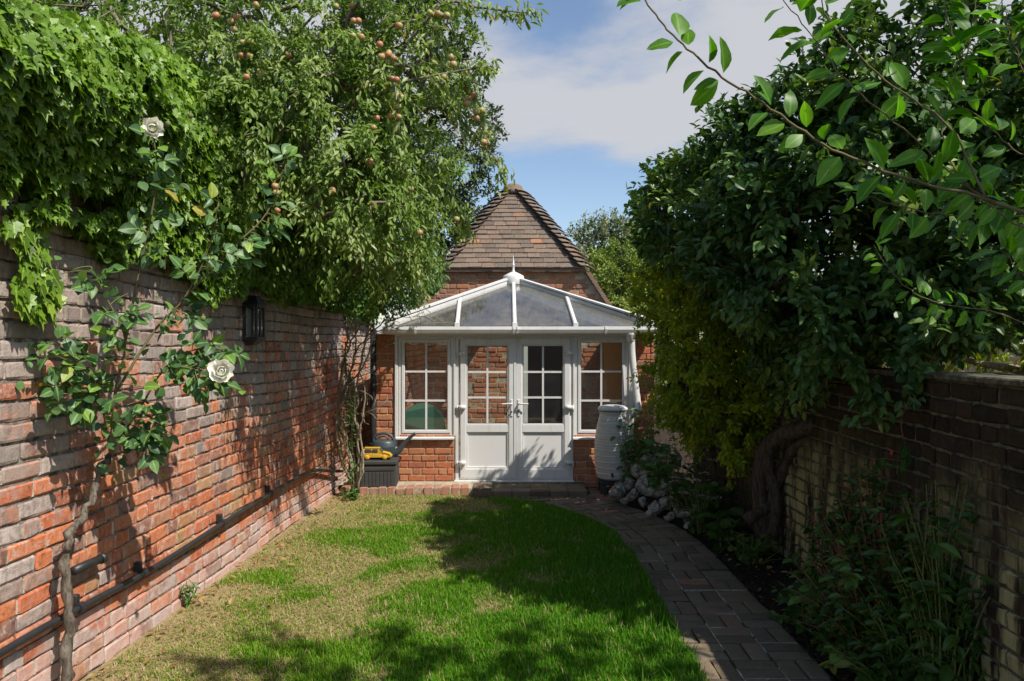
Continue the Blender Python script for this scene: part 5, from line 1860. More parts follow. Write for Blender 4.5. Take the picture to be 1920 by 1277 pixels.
make_tree('garden_tree', 'dark leafy tree far behind the ivy at the corner of the sky', 'tree', [(-6.5, 10.0, 0), (-6.4, 10, 2.5), (-6.2, 10, 4.0)],
          [((-6.2, 9.6, 5.6), (1.3, 1.5, 1.5)), ((-5.2, 10.2, 4.6), (0.9, 1.2, 1.2)), ((-7.2, 9.5, 6.6), (1.3, 1.5, 1.3)), ((-4.3, 10.2, 5.0), (0.8, 1, 1.2)), ((-3.6, 10.5, 6.4), (0.6, 1, 1.0)), ((-5.4, 10.0, 7.4), (0.9, 1, 0.8)), ((-4.6, 9.8, 6.4), (0.9, 1, 0.9)), ((-3.4, 10.2, 7.3), (0.8, 1, 0.6))],
          640, 40, 0.42, 0.11, T_OVAL3, M['leaf_laurel'], M['bark_dark'], 0.15, 111, 0.5, 0.15)
make_tree('willow_bush', 'pale grey green tree beyond the roof on the skyline', 'tree', [(2.6, 21, 0), (2.6, 21, 1.5), (2.6, 21, 2.6)],
          [((2.6, 21, 4.0), (1.15, 1.0, 1.25)), ((3.6, 21.2, 3.8), (1.3, 1.0, 1.5)), ((1.9, 20.8, 3.6), (0.6, 0.8, 1.1))],
          520, 56, 0.5, 0.12, T_SMALL, M['leaf_grey'], M['bark_dark'], 0.14, 121, 0.55, 0.0, up=0.9)
make_tree('lime_green_bush', 'bright lime green bush between the roof and the dark shrub', 'bush', [(2.7, 15.6, 0), (2.7, 15.6, 0.9), (2.65, 15.6, 1.8)],
          [((2.25, 15.6, 3.0), (0.75, 0.7, 0.95)), ((3.0, 15.6, 3.4), (0.8, 0.7, 1.0)), ((2.2, 15.4, 2.2), (0.6, 0.6, 0.8)), ((3.0, 15.3, 2.2), (0.8, 0.6, 1.1))],
          520, 56, 0.36, 0.085, T_SMALL, M['leaf_far'], M['bark_dark'], 0.07, 131, 0.55, 0.1, up=0.4)

# ------------------------------------------------------------------ right hand side
lst = [(*P(1432, 1012, 6.95),), (*P(1425, 900, 6.9),), (*P(1440, 835, 6.8),), (*P(1500, 805, 6.4),), (*P(1590, 770, 6.0),), (*P(1610, 640, 5.8),)]
lst = [np.array(q) for q in lst]
lst[0][2] = 0.0
def laurel_keep(p):
    px = 960 + F * p[:, 0] / p[:, 1]
    py = 639 - F * (p[:, 2] - EYE) / p[:, 1]
    lim = np.interp(py, [-100, 60, 120, 190, 260, 300, 360, 420, 480, 560, 620, 760, 820], [1560, 1480, 1370, 1320, 1290, 1195, 1185, 1195, 1215, 1330, 1400, 1440, 1480])
    low = np.interp(px, [1180, 1300, 1450, 1500, 1700, 1770, 1920], [560, 620, 740, 770, 770, 640, 600])
    jit = 24 * np.sin(p[:, 1] * 23 + p[:, 2] * 17) * np.sin(p[:, 2] * 29 + 1) 
    return (px > lim + jit) & (py < low + 25 + jit)
make_tree('laurel_shrub', 'large dark glossy evergreen shrub bulging over the path and boundary wall', 'shrub', lst,
          [((2.6, 5.6, 2.9), (1.15, 1.3, 1.0)), ((1.9, 7.0, 2.75), (0.85, 1.0, 1.0)), ((2.9, 5.1, 3.65), (0.95, 0.7, 0.6)), ((2.6, 5.1, 2.15), (0.55, 0.7, 0.55)), ((2.15, 6.6, 2.0), (0.55, 0.8, 0.6)), ((2.1, 8.0, 2.75), (0.7, 0.7, 0.7)), ((3.6, 5.6, 3.2), (0.9, 1.0, 1.0)), ((2.3, 6.0, 3.35), (0.7, 0.7, 0.55)), ((1.75, 7.2, 3.3), (0.45, 0.5, 0.45)), ((3.2, 5.0, 2.6), (0.7, 0.7, 0.7)), ((3.05, 4.4, 2.9), (0.6, 0.45, 0.8)), ((3.0, 4.3, 2.2), (0.5, 0.4, 0.4)), ((2.75, 6.3, 2.75), (0.6, 0.5, 0.7)), ((3.4, 6.2, 2.4), (0.6, 0.5, 0.7))],
          1800, 48, 0.36, 0.092, T_OVAL, M['leaf_laurel'], M['bark_dark'], 0.075, 141, 0.6, 0.25, keep=laurel_keep, spread=0.5)
make_tree('golden_shrub', 'yellow green leaved shrub growing against the dark shrub beside the path', 'shrub', [(2.25, 8.2, 0), (2.2, 8.2, 0.8), (2.1, 8.2, 1.4)],
          [((2.02, 8.2, 1.95), (0.50, 0.7, 0.95)), ((1.85, 8.6, 2.45), (0.42, 0.5, 0.5)), ((2.15, 7.4, 1.45), (0.42, 0.5, 0.65)), ((1.95, 7.2, 2.15), (0.42, 0.45, 0.6)), ((2.2, 8.4, 1.3), (0.4, 0.6, 0.5)), ((1.80, 7.6, 2.1), (0.30, 0.45, 0.6))],
          680, 46, 0.22, 0.066, T_OVAL3, M['leaf_gold'], M['bark_dark'], 0.035, 151, 0.6, 0.3)
make_tree('hedge_shrub', 'dark hedge rising over the far end of the boundary wall behind the golden shrub', 'hedge', [(2.95, 9.4, 0), (2.95, 9.4, 1.0), (2.9, 9.4, 1.7)],
          [((2.95, 9.5, 2.3), (0.4, 0.6, 0.6)), ((3.0, 8.6, 2.4), (0.4, 0.6, 0.6)), ((2.9, 10.4, 2.4), (0.5, 0.5, 0.7))],
          330, 40, 0.24, 0.075, T_OVAL3, M['leaf_laurel'], M['bark_dark'], 0.05, 155, 0.55, 0.2)
# gnarled second stem of the laurel
for ctrl in ([(1400, 975, 6.8, 0.05), (1440, 945, 6.9, 0.055), (1470, 880, 6.8, 0.05), (1500, 830, 6.5, 0.045), (1590, 790, 6.1, 0.04), (1680, 730, 5.7, 0.03)],
             [(1448, 1010, 6.9, 0.06), (1455, 930, 6.85, 0.055), (1440, 870, 6.8, 0.05), (1462, 815, 6.6, 0.05), (1530, 800, 6.3, 0.045)]):
    pth = smooth_path([(*P(a_, b_, y_), r_) for a_, b_, y_, r_ in ctrl], 6)
    MB().tube(pth[:, :3] - lst[0], pth[:, 3] * (1 + 0.15 * np.sin(np.arange(len(pth)) * 1.7)), 8).build('stem', M['bark_dark'], bpy.data.objects['laurel_shrub'], True)

make_tree('back_bush', 'sunlit yellowish bush beyond the boundary wall with bare stems', 'bush', [(4.6, 6.6, 0), (4.6, 6.6, 0.8), (4.55, 6.5, 1.3)],
          [((4.4, 6.3, 2.0), (0.7, 0.8, 0.55)), ((5.2, 6.6, 2.4), (0.8, 0.8, 0.7)), ((4.2, 7.5, 2.6), (0.9, 0.9, 0.9)), ((5.4, 7.2, 1.7), (0.8, 0.8, 0.6))],
          200, 34, 0.3, 0.075, T_OVAL3, M['leaf_gold'], M['vine'], 0.06, 161, 0.5, 0.2)

# tree by the photographer: boughs across the corner of the sky, its crown out of frame
fo = np.array((2.75, 1.45, 0.0))
ft = empty('plum_tree', tuple(fo), 0, 'leafy young tree whose bright boughs reach across the upper right corner', 'tree')
rg = np.random.default_rng(171)
hub_ = np.array((2.3, 1.9, 2.15))
MB().tube(smooth_path([(0, 0, -0.03), (0.02, 0.05, 0.9), (-0.15, 0.2, 1.6), tuple(hub_ - fo)], 5), np.linspace(0.06, 0.035, 16), 8).build('trunk', M['bark_dark'], ft, True)
boughs = [
    (0.0043, [(1990, 425, 2.25), (1850, 375, 2.2), (1700, 335, 2.15), (1560, 280, 2.1), (1445, 205, 2.05), (1340, 135, 2.0), (1270, 75, 2.0), (1215, 10, 2.0), (1190, -30, 2.0)]),
    (0.0025, [(1920, 400, 2.35), (1810, 350, 2.3), (1710, 255, 2.25), (1600, 165, 2.2), (1530, 80, 2.2), (1470, 0, 2.2), (1440, -40, 2.2)]),
    (0.0033, [(1850, 375, 2.2), (1780, 240, 2.3), (1660, 150, 2.3), (1560, 45, 2.3), (1530, -20, 2.3)]),
    (0.0025, [(1900, 420, 2.3), (1800, 330, 2.35), (1765, 240, 2.4), (1785, 160, 2.4), (1800, 110, 2.4), (1850, 40, 2.4), (1890, -10, 2.4)]),
    (0.0028, [(1800, 110, 2.4), (1775, 30, 2.4), (1765, -30, 2.4)]),
    (0.0028, [(1810, 150, 2.4), (1820, 60, 2.45), (1835, -20, 2.45)]),
    (0.0028, [(1960, 560, 2.5), (1905, 500, 2.5), (1880, 470, 2.5)]),
    (0.0025, [(1960, 620, 3.0), (1860, 585, 3.0), (1760, 568, 3.0), (1700, 540, 3.0), (1660, 495, 3.0), (1638, 460, 3.0)]),
    (0.0025, [(1940, 405, 2.4), (1830, 408, 2.35), (1740, 400, 2.3), (1660, 378, 2.3), (1600, 362, 2.3)]),
    (0.0028, [(1960, 240, 2.3), (1910, 110, 2.3), (1890, 60, 2.3), (1878, -20, 2.3)]),
    (0.0028, [(1990, 320, 2.5), (1900, 280, 2.5), (1830, 215, 2.5), (1770, 190, 2.5)]),
]
cnt = 0
for bi, (r_, ctrl) in enumerate(boughs):
    pth = smooth_path([P(*q) for q in ctrl], 7)
    pth[1:-1] += rg.normal(0, 0.0022, pth[1:-1].shape)
    first = pth[0]
    join = smooth_path([hub_, (hub_ + first) / 2 + np.array((0, 0, -0.05)), first], 4)[:-1] if bi in (0, 1, 3, 6, 7, 8, 9, 10) else pth[:0]
    full = np.vstack((join, pth)) if len(join) else pth
    MB().tube(full - fo, np.linspace(r_ * 1.25, r_ * 0.45, len(full)), 7).build('bough', M['twig'], ft, True)
    m = len(pth)
    sgn = 1
    stepn = 2
    for i in range(2, m, stepn):
        for rep in range(int(rg.integers(0, 4))):
            tang = unit(pth[min(i + 1, m - 1)] - pth[i - 1])
            side = np.cross(tang, np.array((0, -1.0, 0)))
            side = unit(side) * sgn
            sgn = -sgn
            d_ = unit(side * rg.uniform(0.5, 1.0) + tang * rg.uniform(0.3, 0.8) + np.array((0, rg.normal(0, 0.35), -0.30)) + rg.normal(0, 0.12, 3))
            u_ = unit(np.array((0.25, -0.55, 0.8)) + rg.normal(0, 0.35, 3))
            tiny = (m - i) / m
            size = rg.uniform(0.055, 0.105) * (0.75 if bi in (7,) else 1.0)
            pet = pth[i] + unit(side + tang * 0.3) * 0.012
            leaf_obj(ft, 'oval', M['leaf_fore'], pet, d_, u_, size, rg, fo)
            cnt += 1
# crown above and beside the camera, only its shadow and the boughs are in view
crown_b = [((2.7, 1.5, 4.6), (0.75, 0.8, 0.9)), ((2.2, 1.9, 5.2), (0.7, 0.5, 0.5)), ((3.2, 0.6, 4.4), (0.8, 0.9, 0.9)), ((3.6, 1.9, 5.0), (0.7, 0.6, 0.7))]
tg = in_blobs(crown_b, 150, rg, 0.5)
A, par, load, ends = grow([hub_, hub_ + (0.05, 0, 0.9), np.array((2.6, 1.5, 4.0))], tg, rg)
branch_mesh('limb', A - fo, par, load, 0.035, M['bark_dark'], ft)
p, d, u, s, t = sprays(A[ends], np.array((2.8, 1.5, 4.6)), 26, 0.35, 0.11, rg, 0.2, 0.6)
scatter('crown', T_OVAL3, p - fo, d, u, s, t * 0.6, M['leaf_fore'], ft)

# ------------------------------------------------------------------ climber in the corner by the conservatory
co = np.array((-2.12, 9.55, 0.0))
cl_ = empty('jasmine_climber', tuple(co), 0, 'tangle of pale twisted climber stems in the corner beside the conservatory', 'climber')
rg = np.random.default_rng(181)
stems = [
    [(668, 912, 9.5), (655, 850, 9.5), (634, 780, 9.5), (640, 700, 9.5), (655, 650, 9.5), (690, 590, 9.4)],
    [(670, 912, 9.45), (672, 860, 9.45), (668, 790, 9.5), (655, 740, 9.5), (668, 660, 9.4), (720, 600, 9.3)],
    [(664, 910, 9.5), (640, 860, 9.5), (632, 790, 9.5), (650, 720, 9.5), (664, 670, 9.5), (668, 600, 9.5)],
    [(672, 912, 9.5), (678, 840, 9.45), (664, 780, 9.45), (672, 700, 9.45), (690, 640, 9.4), (740, 605, 9.3)],
    [(668, 912, 9.5), (648, 830, 9.45), (640, 745, 9.5), (680, 690, 9.45), (700, 630, 9.4), (690, 570, 9.4)],
    [(668, 912, 9.5), (660, 800, 9.5), (672, 745, 9.45), (648, 690, 9.5), (652, 620, 9.5), (640, 560, 9.5)],
    [(671, 912, 9.4), (682, 870, 9.4), (676, 810, 9.4), (684, 740, 9.4), (676, 680, 9.4), (700, 600, 9.4)],
]
for i, ctrl in enumerate(stems):
    pth = smooth_path([P(*q) for q in ctrl], 6)
    pth[0][2] = max(0.0, pth[0][2] - 0.1)
    pth[1:-1] += rg.normal(0, 0.008, pth[1:-1].shape)
    MB().tube(pth - co, np.linspace(0.026 if i < 3 else 0.015, 0.008, len(pth)), 7).build('stem', M['vine'], cl_, True)
mb = MB()
for i in range(60):
    a = P(rg.uniform(640, 690), rg.uniform(600, 800), 9.4 + 0.15 * rg.random())
    b = a + np.array((rg.normal(0.05, 0.15), rg.normal(0, 0.08), rg.uniform(-0.25, 0.35)))
    mb.tube(smooth_path([a - co, (a + b) / 2 - co + rg.normal(0, 0.04, 3), b - co], 4), 0.004, 4)
for i in range(40):
    a = P(rg.uniform(690, 800), rg.uniform(520, 610), 9.2 + 0.2 * rg.random())
    b = a + np.array((rg.uniform(0.0, 0.35), rg.normal(0, 0.06), rg.uniform(-0.2, 0.05)))
    mb.tube(smooth_path([a - co, (a + b) / 2 - co + rg.normal(0, 0.03, 3), b - co], 4), 0.0035, 4)
mb.build('twigs', M['vine'], cl_)
blobs = [((-1.75, 9.2, 2.75), (0.45, 0.4, 0.42), 3), ((-1.25, 9.2, 2.78), (0.42, 0.35, 0.36), 2.2), ((-2.1, 9.3, 3.1), (0.35, 0.4, 0.5), 2.5), ((-1.55, 9.3, 3.2), (0.5, 0.5, 0.4), 2)]
tg = in_blobs(blobs, 260, rg, 0.5)
p, d, u, s, t = sprays(tg, np.array((-1.7, 9.4, 2.9)), 34, 0.26, 0.062, rg, 0.6, 0.6, up=-0.1)
pxx = 960 + F * p[:, 0] / p[:, 1]; pyy = 639 - F * (p[:, 2] - EYE) / p[:, 1]
k = (pyy < np.interp(pxx, [600, 660, 720, 760, 800, 850], [600, 610, 606, 590, 560, 520])) & (pxx < 845)
P1 = [p[k]]; D1 = [d[k]]; U1 = [u[k]]; S1 = [s[k]]; TT1 = [t[k]]
kk = 520
q = np.array([P(rg.normal(655, 11), rg.uniform(640, 905), 9.35 + 0.15 * rg.random()) for _ in range(kk)])
P1.append(q); D1.append(unit(rdir(kk, rg) + np.array((0.2, -0.3, -0.3)))); U1.append(unit(rdir(kk, rg) + np.array((0.5, -0.5, 0.8)))); S1.append(0.042 * rg.uniform(0.6, 1.2, kk)); TT1.append(rg.random(kk) * 0.9)
scatter('foliage', T_SMALL, np.vstack(P1) - co, np.vstack(D1), np.vstack(U1), np.concatenate(S1), np.concatenate(TT1), M['leaf_fresh'], cl_)

# ------------------------------------------------------------------ plants in the bed
def clump(name, label, cat, base, h, rad, nst, per, size, tmpl, mat, seed, lean=0.5, stemm=None, droop=0.35, group=None, flowers=None, fy=None):
    rg = np.random.default_rng(seed)
    b = np.array(base, float)
    root = empty(name, tuple(b), 0, label, cat, group)
    mb = MB()
    PL, DL, UL, SL, TL = [], [], [], [], []
    tips = []
    for i in range(nst):
        a = rg.random() * 6.28
        r = rad * rg.random() ** 0.6 * rg.uniform(0.7, 1.25)
        hh = h * rg.uniform(0.35, 1.15) * (1 - 0.35 * (r / rad) ** 2)
        st = np.array((0.35 * r * math.cos(a), 0.35 * r * math.sin(a), 0.0))
        tp = np.array((r * math.cos(a), r * math.sin(a), hh))
        pth = smooth_path([st, (st + tp) / 2 * np.array((0.7, 0.7, 1.15)) + rg.normal(0, 0.02, 3), tp], 5)
        mb.tube(pth, np.linspace(0.006, 0.0025, len(pth)), 5)
        tips.append(tp)
        ii = rg.integers(2, len(pth), per)
        k = len(ii)
        q = pth[ii] + rg.normal(0, size * 0.15, (k, 3))
        az = rg.random(k) * 6.28
        o = np.column_stack((np.cos(az), np.sin(az), np.full(k, 0.15)))
        PL.append(q); DL.append(unit(o + np.array((0, 0, -droop)) + rg.normal(0, 0.2, (k, 3)))); UL.append(unit(np.array((0, 0, 1.0)) + rg.normal(0, 0.3, (k, 3)) + np.array((0, -0.3, 0)))); SL.append(size * np.exp(rg.normal(-0.1, 0.32, k))); TL.append(np.clip(0.5 * rg.random() + 0.5 * rg.random(k), 0, 0.999))
    mb.build('stems', stemm or M['stem'], root)
    o = scatter('foliage', tmpl, np.vstack(PL), np.vstack(DL), np.vstack(UL), np.concatenate(SL), np.concatenate(TL), mat, root)
    if flowers:
        nfl, fmat, fr = flowers
        for tp in tips[:nfl]:
            k = 46
            dd = rdir(k, rg); dd[:, 2] = np.abs(dd[:, 2]) * 0.6
            q = tp + dd * fr * np.array((1, 1, 0.45)) + np.array((0, 0, 0.02))
            f_ = scatter('flower_head', T_SMALL, q, unit(dd + np.array((0, -0.2, 0.6))), rdir(k, rg), 0.018, rg.random(k), fmat, root)
    return root

clump('hydrangea_bush', 'lush green leafy bush beside the water butt', 'bush', (1.62, 9.45, 0.05), 1.12, 0.36, 46, 11, 0.115, T_OVAL, M['leaf_fresh'], 191)
clump('hydrangea_bush', 'low green leafy bush in front of the water butt plants by the stones', 'bush', (1.78, 9.0, 0.05), 0.72, 0.30, 30, 11, 0.095, T_OVAL, M['leaf_fresh'], 192)
pk = clump('pink_flower', 'slender plant with small pink flowers in front of the water butt', 'flower', (1.47, 9.32, 0.05), 0.98, 0.10, 5, 6, 0.05, T_NARROW, M['leaf_fresh'], 193, flowers=(3, M['petal_pink'], 0.045))
clump('sedum_plant', 'pale pink flowering stonecrop above the stones beside the curved path', 'plant', (1.90, 8.3, 0.10), 0.74, 0.36, 24, 9, 0.075, T_ROUND, M['leaf_bed'], 194, flowers=(13, M['petal_pink'], 0.05))
clump('sedum_plant', 'stonecrop with pale pink heads lower down in front of the golden shrub', 'plant', (1.90, 7.6, 0.05), 0.52, 0.32, 20, 9, 0.075, T_ROUND, M['leaf_bed'], 195, flowers=(8, M['petal_pink'], 0.045))
clump('bergenia_plant', 'broad round leaved plant at the edge of the path below the gnarled trunk', 'plant', (2.02, 7.1, 0.02), 0.34, 0.24, 14, 4, 0.15, T_ROUND, M['leaf_bed'], 196, droop=0.15)
clump('geranium_plant', 'small leaved ground plant in front of the gnarled trunk', 'plant', (2.12, 6.65, 0.02), 0.26, 0.26, 34, 9, 0.05, T_ROUND, M['leaf_bed'], 197)
clump('bergenia_plant', 'broad leaved plant between stones and golden shrub near the wall', 'plant', (2.15, 8.0, 0.02), 0.5, 0.30, 22, 6, 0.13, T_ROUND, M['leaf_bed'], 198, droop=0.2)
clump('fuchsia_bush', 'tall dark fuchsia bush against the pale stained wall', 'bush', (2.30, 4.95, 0.0), 1.05, 0.38, 110, 22, 0.062, T_OVAL, M['leaf_bed'], 199, stemm=M['red_stem'])
clump('fuchsia_bush', 'dark straggling fuchsia bush nearest the camera beside the wall pier', 'bush', (2.20, 4.45, 0.0), 1.0, 0.44, 130, 22, 0.062, T_OVAL, M['leaf_bed'], 200, stemm=M['red_stem'])
clump('fern_plant', 'low leafy plant beside the lump of terracotta', 'plant', (2.22, 5.35, 0.0), 0.42, 0.26, 60, 14, 0.065, T_NARROW, M['leaf_bed'], 201)
clump('creeping_plant', 'low dark leafy plant spilling to the path edge in the near corner', 'plant', (2.12, 4.75, 0.0), 0.5, 0.34, 60, 14, 0.075, T_OVAL, M['leaf_bed'], 202)
clump('leafy_plant', 'big dark leaves in the bottom corner under the fuchsia', 'plant', (2.22, 4.15, 0.0), 0.70, 0.42, 90, 16, 0.075, T_OVAL, M['leaf_bed'], 203)

clump('fuchsia_bush', 'middle fuchsia bush between the pale stained wall and the terracotta shard', 'bush', (2.26, 4.70, 0.0), 1.15, 0.30, 60, 22, 0.06, T_OVAL, M['leaf_bed'], 204, stemm=M['red_stem'])
clump('leafy_plant', 'tall leafy plant standing close against the thick wall end', 'plant', (2.28, 3.95, 0.0), 1.2, 0.34, 90, 18, 0.07, T_OVAL, M['leaf_bed'], 205)
clump('geranium_plant', 'spreading low plant along the path edge before the fuchsia', 'plant', (2.05, 5.2, 0.0), 0.3, 0.24, 44, 10, 0.055, T_ROUND, M['leaf_bed'], 206)
# long fuchsia shoots that catch the sun
fs = empty('fuchsia_shoot', tuple(P(1690, 1000, 4.9) * np.array((1, 1, 0))), 0, 'arching red fuchsia shoots with bright sunlit leaves before the wall', 'shoot')
fso = np.array(fs.location)
rg = np.random.default_rng(211)
for ctrl in ([(1690, 1180, 5.0), (1680, 1000, 4.9), (1690, 900, 4.85), (1710, 905, 4.8), (1735, 940, 4.75), (1742, 975, 4.7)],
             [(1640, 1150, 5.1), (1610, 1040, 5.0), (1585, 960, 4.95), (1578, 945, 4.95), (1596, 975, 4.9)],
             [(1770, 640, 4.75), (1730, 700, 4.7), (1700, 760, 4.7), (1690, 800, 4.65), (1700, 860, 4.65), (1660, 860, 4.65), (1635, 862, 4.65)]):
    pth = smooth_path([P(*q) for q in ctrl], 6)
    if ctrl[0][1] > 1000: pth[0][2] = 0.0
    MB().tube(pth - fso, np.linspace(0.006, 0.0025, len(pth)), 5).build('stem', M['red_stem'], fs, True)
    for i in range(max(6, len(pth) - 17), len(pth), 1):
        if rg.random() < 0.25: continue
        d_ = unit(np.array((rg.normal(0, 0.5), rg.normal(-0.3, 0.3), -0.8)))
        leaf_obj(fs, 'oval', M['leaf_fresh'], pth[i], d_, unit(np.array((0.6, -0.7, 0.5)) + rg.normal(0, 0.3, 3)), rg.uniform(0.06, 0.11), rg, fso)
for q in ((1672, 848), (1745, 920), (1640, 868)):
    c = P(*q, 4.65) - fso
    mb = MB().lathe([(0.0, 0.016), (0.004, 0.014), (0.006, 0.0), (0.009, -0.011), (0.012, -0.016), (0.004, -0.012), (0.002, -0.034), (0.0, -0.035)], 8, tuple(c))
    mb.build('flower', M['petal_red'], fs, True)

# yellowing leaf sprig by the path and dead leaves hanging in the bushes
ys = empty('yellow_sprig', tuple(P(1640, 1240, 4.55) * np.array((1, 1, 0))), 0, 'low twig with a row of pale yellow leaves near the path', 'sprig')
yso = np.array(ys.location)
pth = smooth_path([P(1585, 1222, 4.5), P(1630, 1228, 4.5), P(1670, 1240, 4.45), P(1720, 1262, 4.4)], 5)
MB().tube(pth - yso, 0.004, 5).build('twig', M['twig'], ys)
for i, q in enumerate(((1612, 1226), (1617, 1236), (1630, 1238), (1641, 1232), (1642, 1244), (1652, 1238), (1672, 1236), (1670, 1250), (1688, 1246), (1697, 1258), (1735, 1268))):
    leaf_obj(ys, 'round', M['leaf_dead'], P(*q, 4.45), unit(np.array((rg.normal(0, 0.6), -0.3, -0.6))), unit(np.array((0.4, -0.9, 0.5))), 0.04, rg, yso)

# ------------------------------------------------------------------ stones, terracotta, weeds, litter
rock = empty('rockery', (1.72, 8.9, 0.0), 0, 'pile of pale knobbly flint stones at the bend of the path', 'rockery')
rg = np.random.default_rng(221)
def stone_mesh(seed):
    rr = np.random.default_rng(seed)
    import bmesh
    bm = bmesh.new()
    bmesh.ops.create_icosphere(bm, subdivisions=2, radius=1.0)
    dirs = rdir(14, rr); amp = rr.uniform(0.42, 0.95, 14)
    for v in bm.verts:
        c = np.array(v.co)
        lim = min(1.0, min([a / max(1e-3, float(np.dot(c, d))) if np.dot(c, d) > 0.05 else 9 for d, a in zip(dirs, amp)]))
        v.co = v.co * lim * (1 + rr.normal(0, 0.11))
    me = bpy.data.meshes.new('stone')
    bm.to_mesh(me); bm.free()
    me.materials.append(M['stone'])
    return me
sms = [stone_mesh(500 + i) for i in range(7)]
spots = []
for (a_, b_, y_, r_) in ((1165, 915, 9.2, .09), (1180, 905, 9.25, .10), (1195, 885, 9.3, .12), (1215, 870, 9.3, .13), (1205, 912, 9.0, .11), (1230, 895, 9.1, .13), (1250, 880, 9.1, .12), (1185, 930, 8.9, .08), (1205, 940, 8.8, .08), (1225, 925, 8.9, .11), (1248, 915, 8.9, .12),
                         (1268, 905, 8.8, .10), (1225, 952, 8.5, .07), (1245, 945, 8.6, .09), (1265, 935, 8.6, .10), (1285, 930, 8.4, .09), (1255, 970, 8.2, .06), (1275, 962, 8.3, .08), (1300, 960, 8.1, .08), (1155, 925, 9.1, .06), (1240, 860, 9.4, .12), (1265, 865, 9.3, .11), (1172, 940, 8.85, .05),
                         (1290, 985, 7.9, .06), (1215, 962, 8.35, .045), (1308, 985, 7.8, .05)):
    c = P(a_, b_, y_)
    c[2] = max(r_ * 0.45, c[2])
    spots.append((c, r_))
for i, (c, r_) in enumerate(spots):
    o = link('stone', sms[i % 7], rock)
    o.location = tuple(c - np.array((1.72, 8.9, 0)))
    o.rotation_euler = tuple(rg.random(3) * 6.28)
    r_ *= rg.uniform(0.95, 1.5)
    o.scale = (r_ * rg.uniform(0.9, 1.3), r_ * rg.uniform(0.8, 1.1), r_ * rg.uniform(0.7, 1.0))
MB().lathe([(0.0, -0.03), (0.42, -0.03), (0.40, 0.08), (0.28, 0.22), (0.0, 0.26)], 14, (0.12, 0.25, 0.0)).build('earth_mound', M['soil'], rock, True)

tp = P(1548, 1112, 5.75)
tm_ = MB().box(-0.12, 0.12, -0.028, 0.028, -0.09, 0.11, 0.012)
tt_ = tm_.build('terracotta_shard', M['terracotta'], None)
tt_.location = (tp[0], tp[1], 0.085)
tt_.rotation_euler = (-0.25, 0.55, 0.35)
tag(tt_, 'orange terracotta shard leaning in the bed beside the path', 'shard')

clump('weed_tuft', 'small green weed growing from the base of the old wall', 'weed', tuple(on_wall(352, 1130, 0.05)), 0.16, 0.05, 9, 7, 0.045, T_NARROW, M['leaf_fresh'], 231)
clump('weed_tuft', 'tuft of narrow leaved weed below the climber stems at the lawn corner', 'weed', (-2.02, 9.35, 0.0), 0.20, 0.13, 26, 8, 0.05, T_NARROW, M['leaf_fresh'], 232)

jm = MB()
rg = np.random.default_rng(235)
for u_ in (-0.13, 0.13):
    s_ = 2.2
    while s_ < 5.2:
        L_ = rg.uniform(0.12, 0.5)
        if rg.random() < 0.6:
            c_ = path_pt(s_ + L_ / 2, u_)[0]
            jm.box(c_[0] - 0.0045, c_[0] + 0.0045, c_[1] - L_ / 2, c_[1] + L_ / 2, 0.0, 0.0165)
        s_ += L_ + rg.uniform(0.02, 0.25)
for k_ in range(14):
    c_ = path_pt(rg.integers(3, 16) * MOD + 1.6, (rg.integers(0, 3) - 1) * MOD)[0]
    if c_[1] < 6.9: jm.box(c_[0] - 0.12, c_[0] + 0.12, c_[1] - 0.0045, c_[1] + 0.0045, 0.0, 0.0165)
tag(jm.build('joint_mortar', M['pointing'], path), kind='stuff')

n = 900
rg = np.random.default_rng(237)
sm = rg.uniform(2.2, 6.6, n); um = np.where(rg.random(n) < 0.6, 0.40 - np.abs(rg.normal(0, 0.05, n)), rg.choice([-0.13, 0.13], n) + rg.normal(0, 0.006, n))
q = np.array([path_pt(a_, b_)[0] for a_, b_ in zip(sm, um)])
mo = scatter('moss', T_SMALL, np.column_stack((q, np.full(n, 0.012))), unit(np.column_stack((rg.normal(0, 1, n), rg.normal(0, 1, n), np.full(n, 0.8)))), np.tile((0, 0, 1.0), (n, 1)), rg.uniform(0.008, 0.02, n), rg.random(n) * 0.9, M['leaf_bed'])
tag(mo, 'moss and crumbs in the joints and along the edge of the path', 'moss', kind='stuff')

# dead leaves lying about: nobody could count them
rg = np.random.default_rng(241)
PL, SL = [], []
for _ in range(330):
    yy = rg.uniform(4.2, 9.8)
    if rg.random() < 0.45:
        xx = wall_x(yy) + 0.06 + abs(rg.normal(0, 0.22))
    else:
        xx = rg.uniform(1.92, 2.46)
    PL.append((xx, yy, 0.03)); SL.append(rg.uniform(0.03, 0.07))
n = len(PL)
lit = scatter('fallen_leaves', oval(0.55, 0.12, -0.12, 4), np.array(PL), unit(np.column_stack((rg.normal(0, 1, n), rg.normal(0, 1, n), rg.normal(0.1, 0.15, n)))), unit(np.column_stack((rg.normal(0, 0.3, n), rg.normal(0, 0.3, n), np.ones(n)))), SL, rg.random(n) * 0.99, M['leaf_dead'])
tag(lit, 'brown dead leaves scattered along the wall and over the bed', 'dead leaves', kind='stuff')

# pebbles and clods on the soil of the bed
n = 2600
rg = np.random.default_rng(251)
xx = rg.uniform(1.9, 2.48, n); yy = rg.uniform(3.9, 9.4, n)
tet = (np.array([(-.5, -.4, 0), (.5, -.35, 0), (.1, .55, 0), (0, 0, .6)], float), np.array([(0, 1, 3), (1, 2, 3), (2, 0, 3)]))
clods = scatter('soil_crumbs', tet, np.column_stack((xx, yy, np.full(n, 0.013))), unit(np.column_stack((rg.normal(0, 1, n), rg.normal(0, 1, n), np.zeros(n)))), np.tile((0, 0, 1.0), (n, 1)), rg.uniform(0.012, 0.045, n), rg.random(n), M['soil'])
tag(clods, 'dark crumbs of soil covering the flower bed', 'soil', kind='stuff')

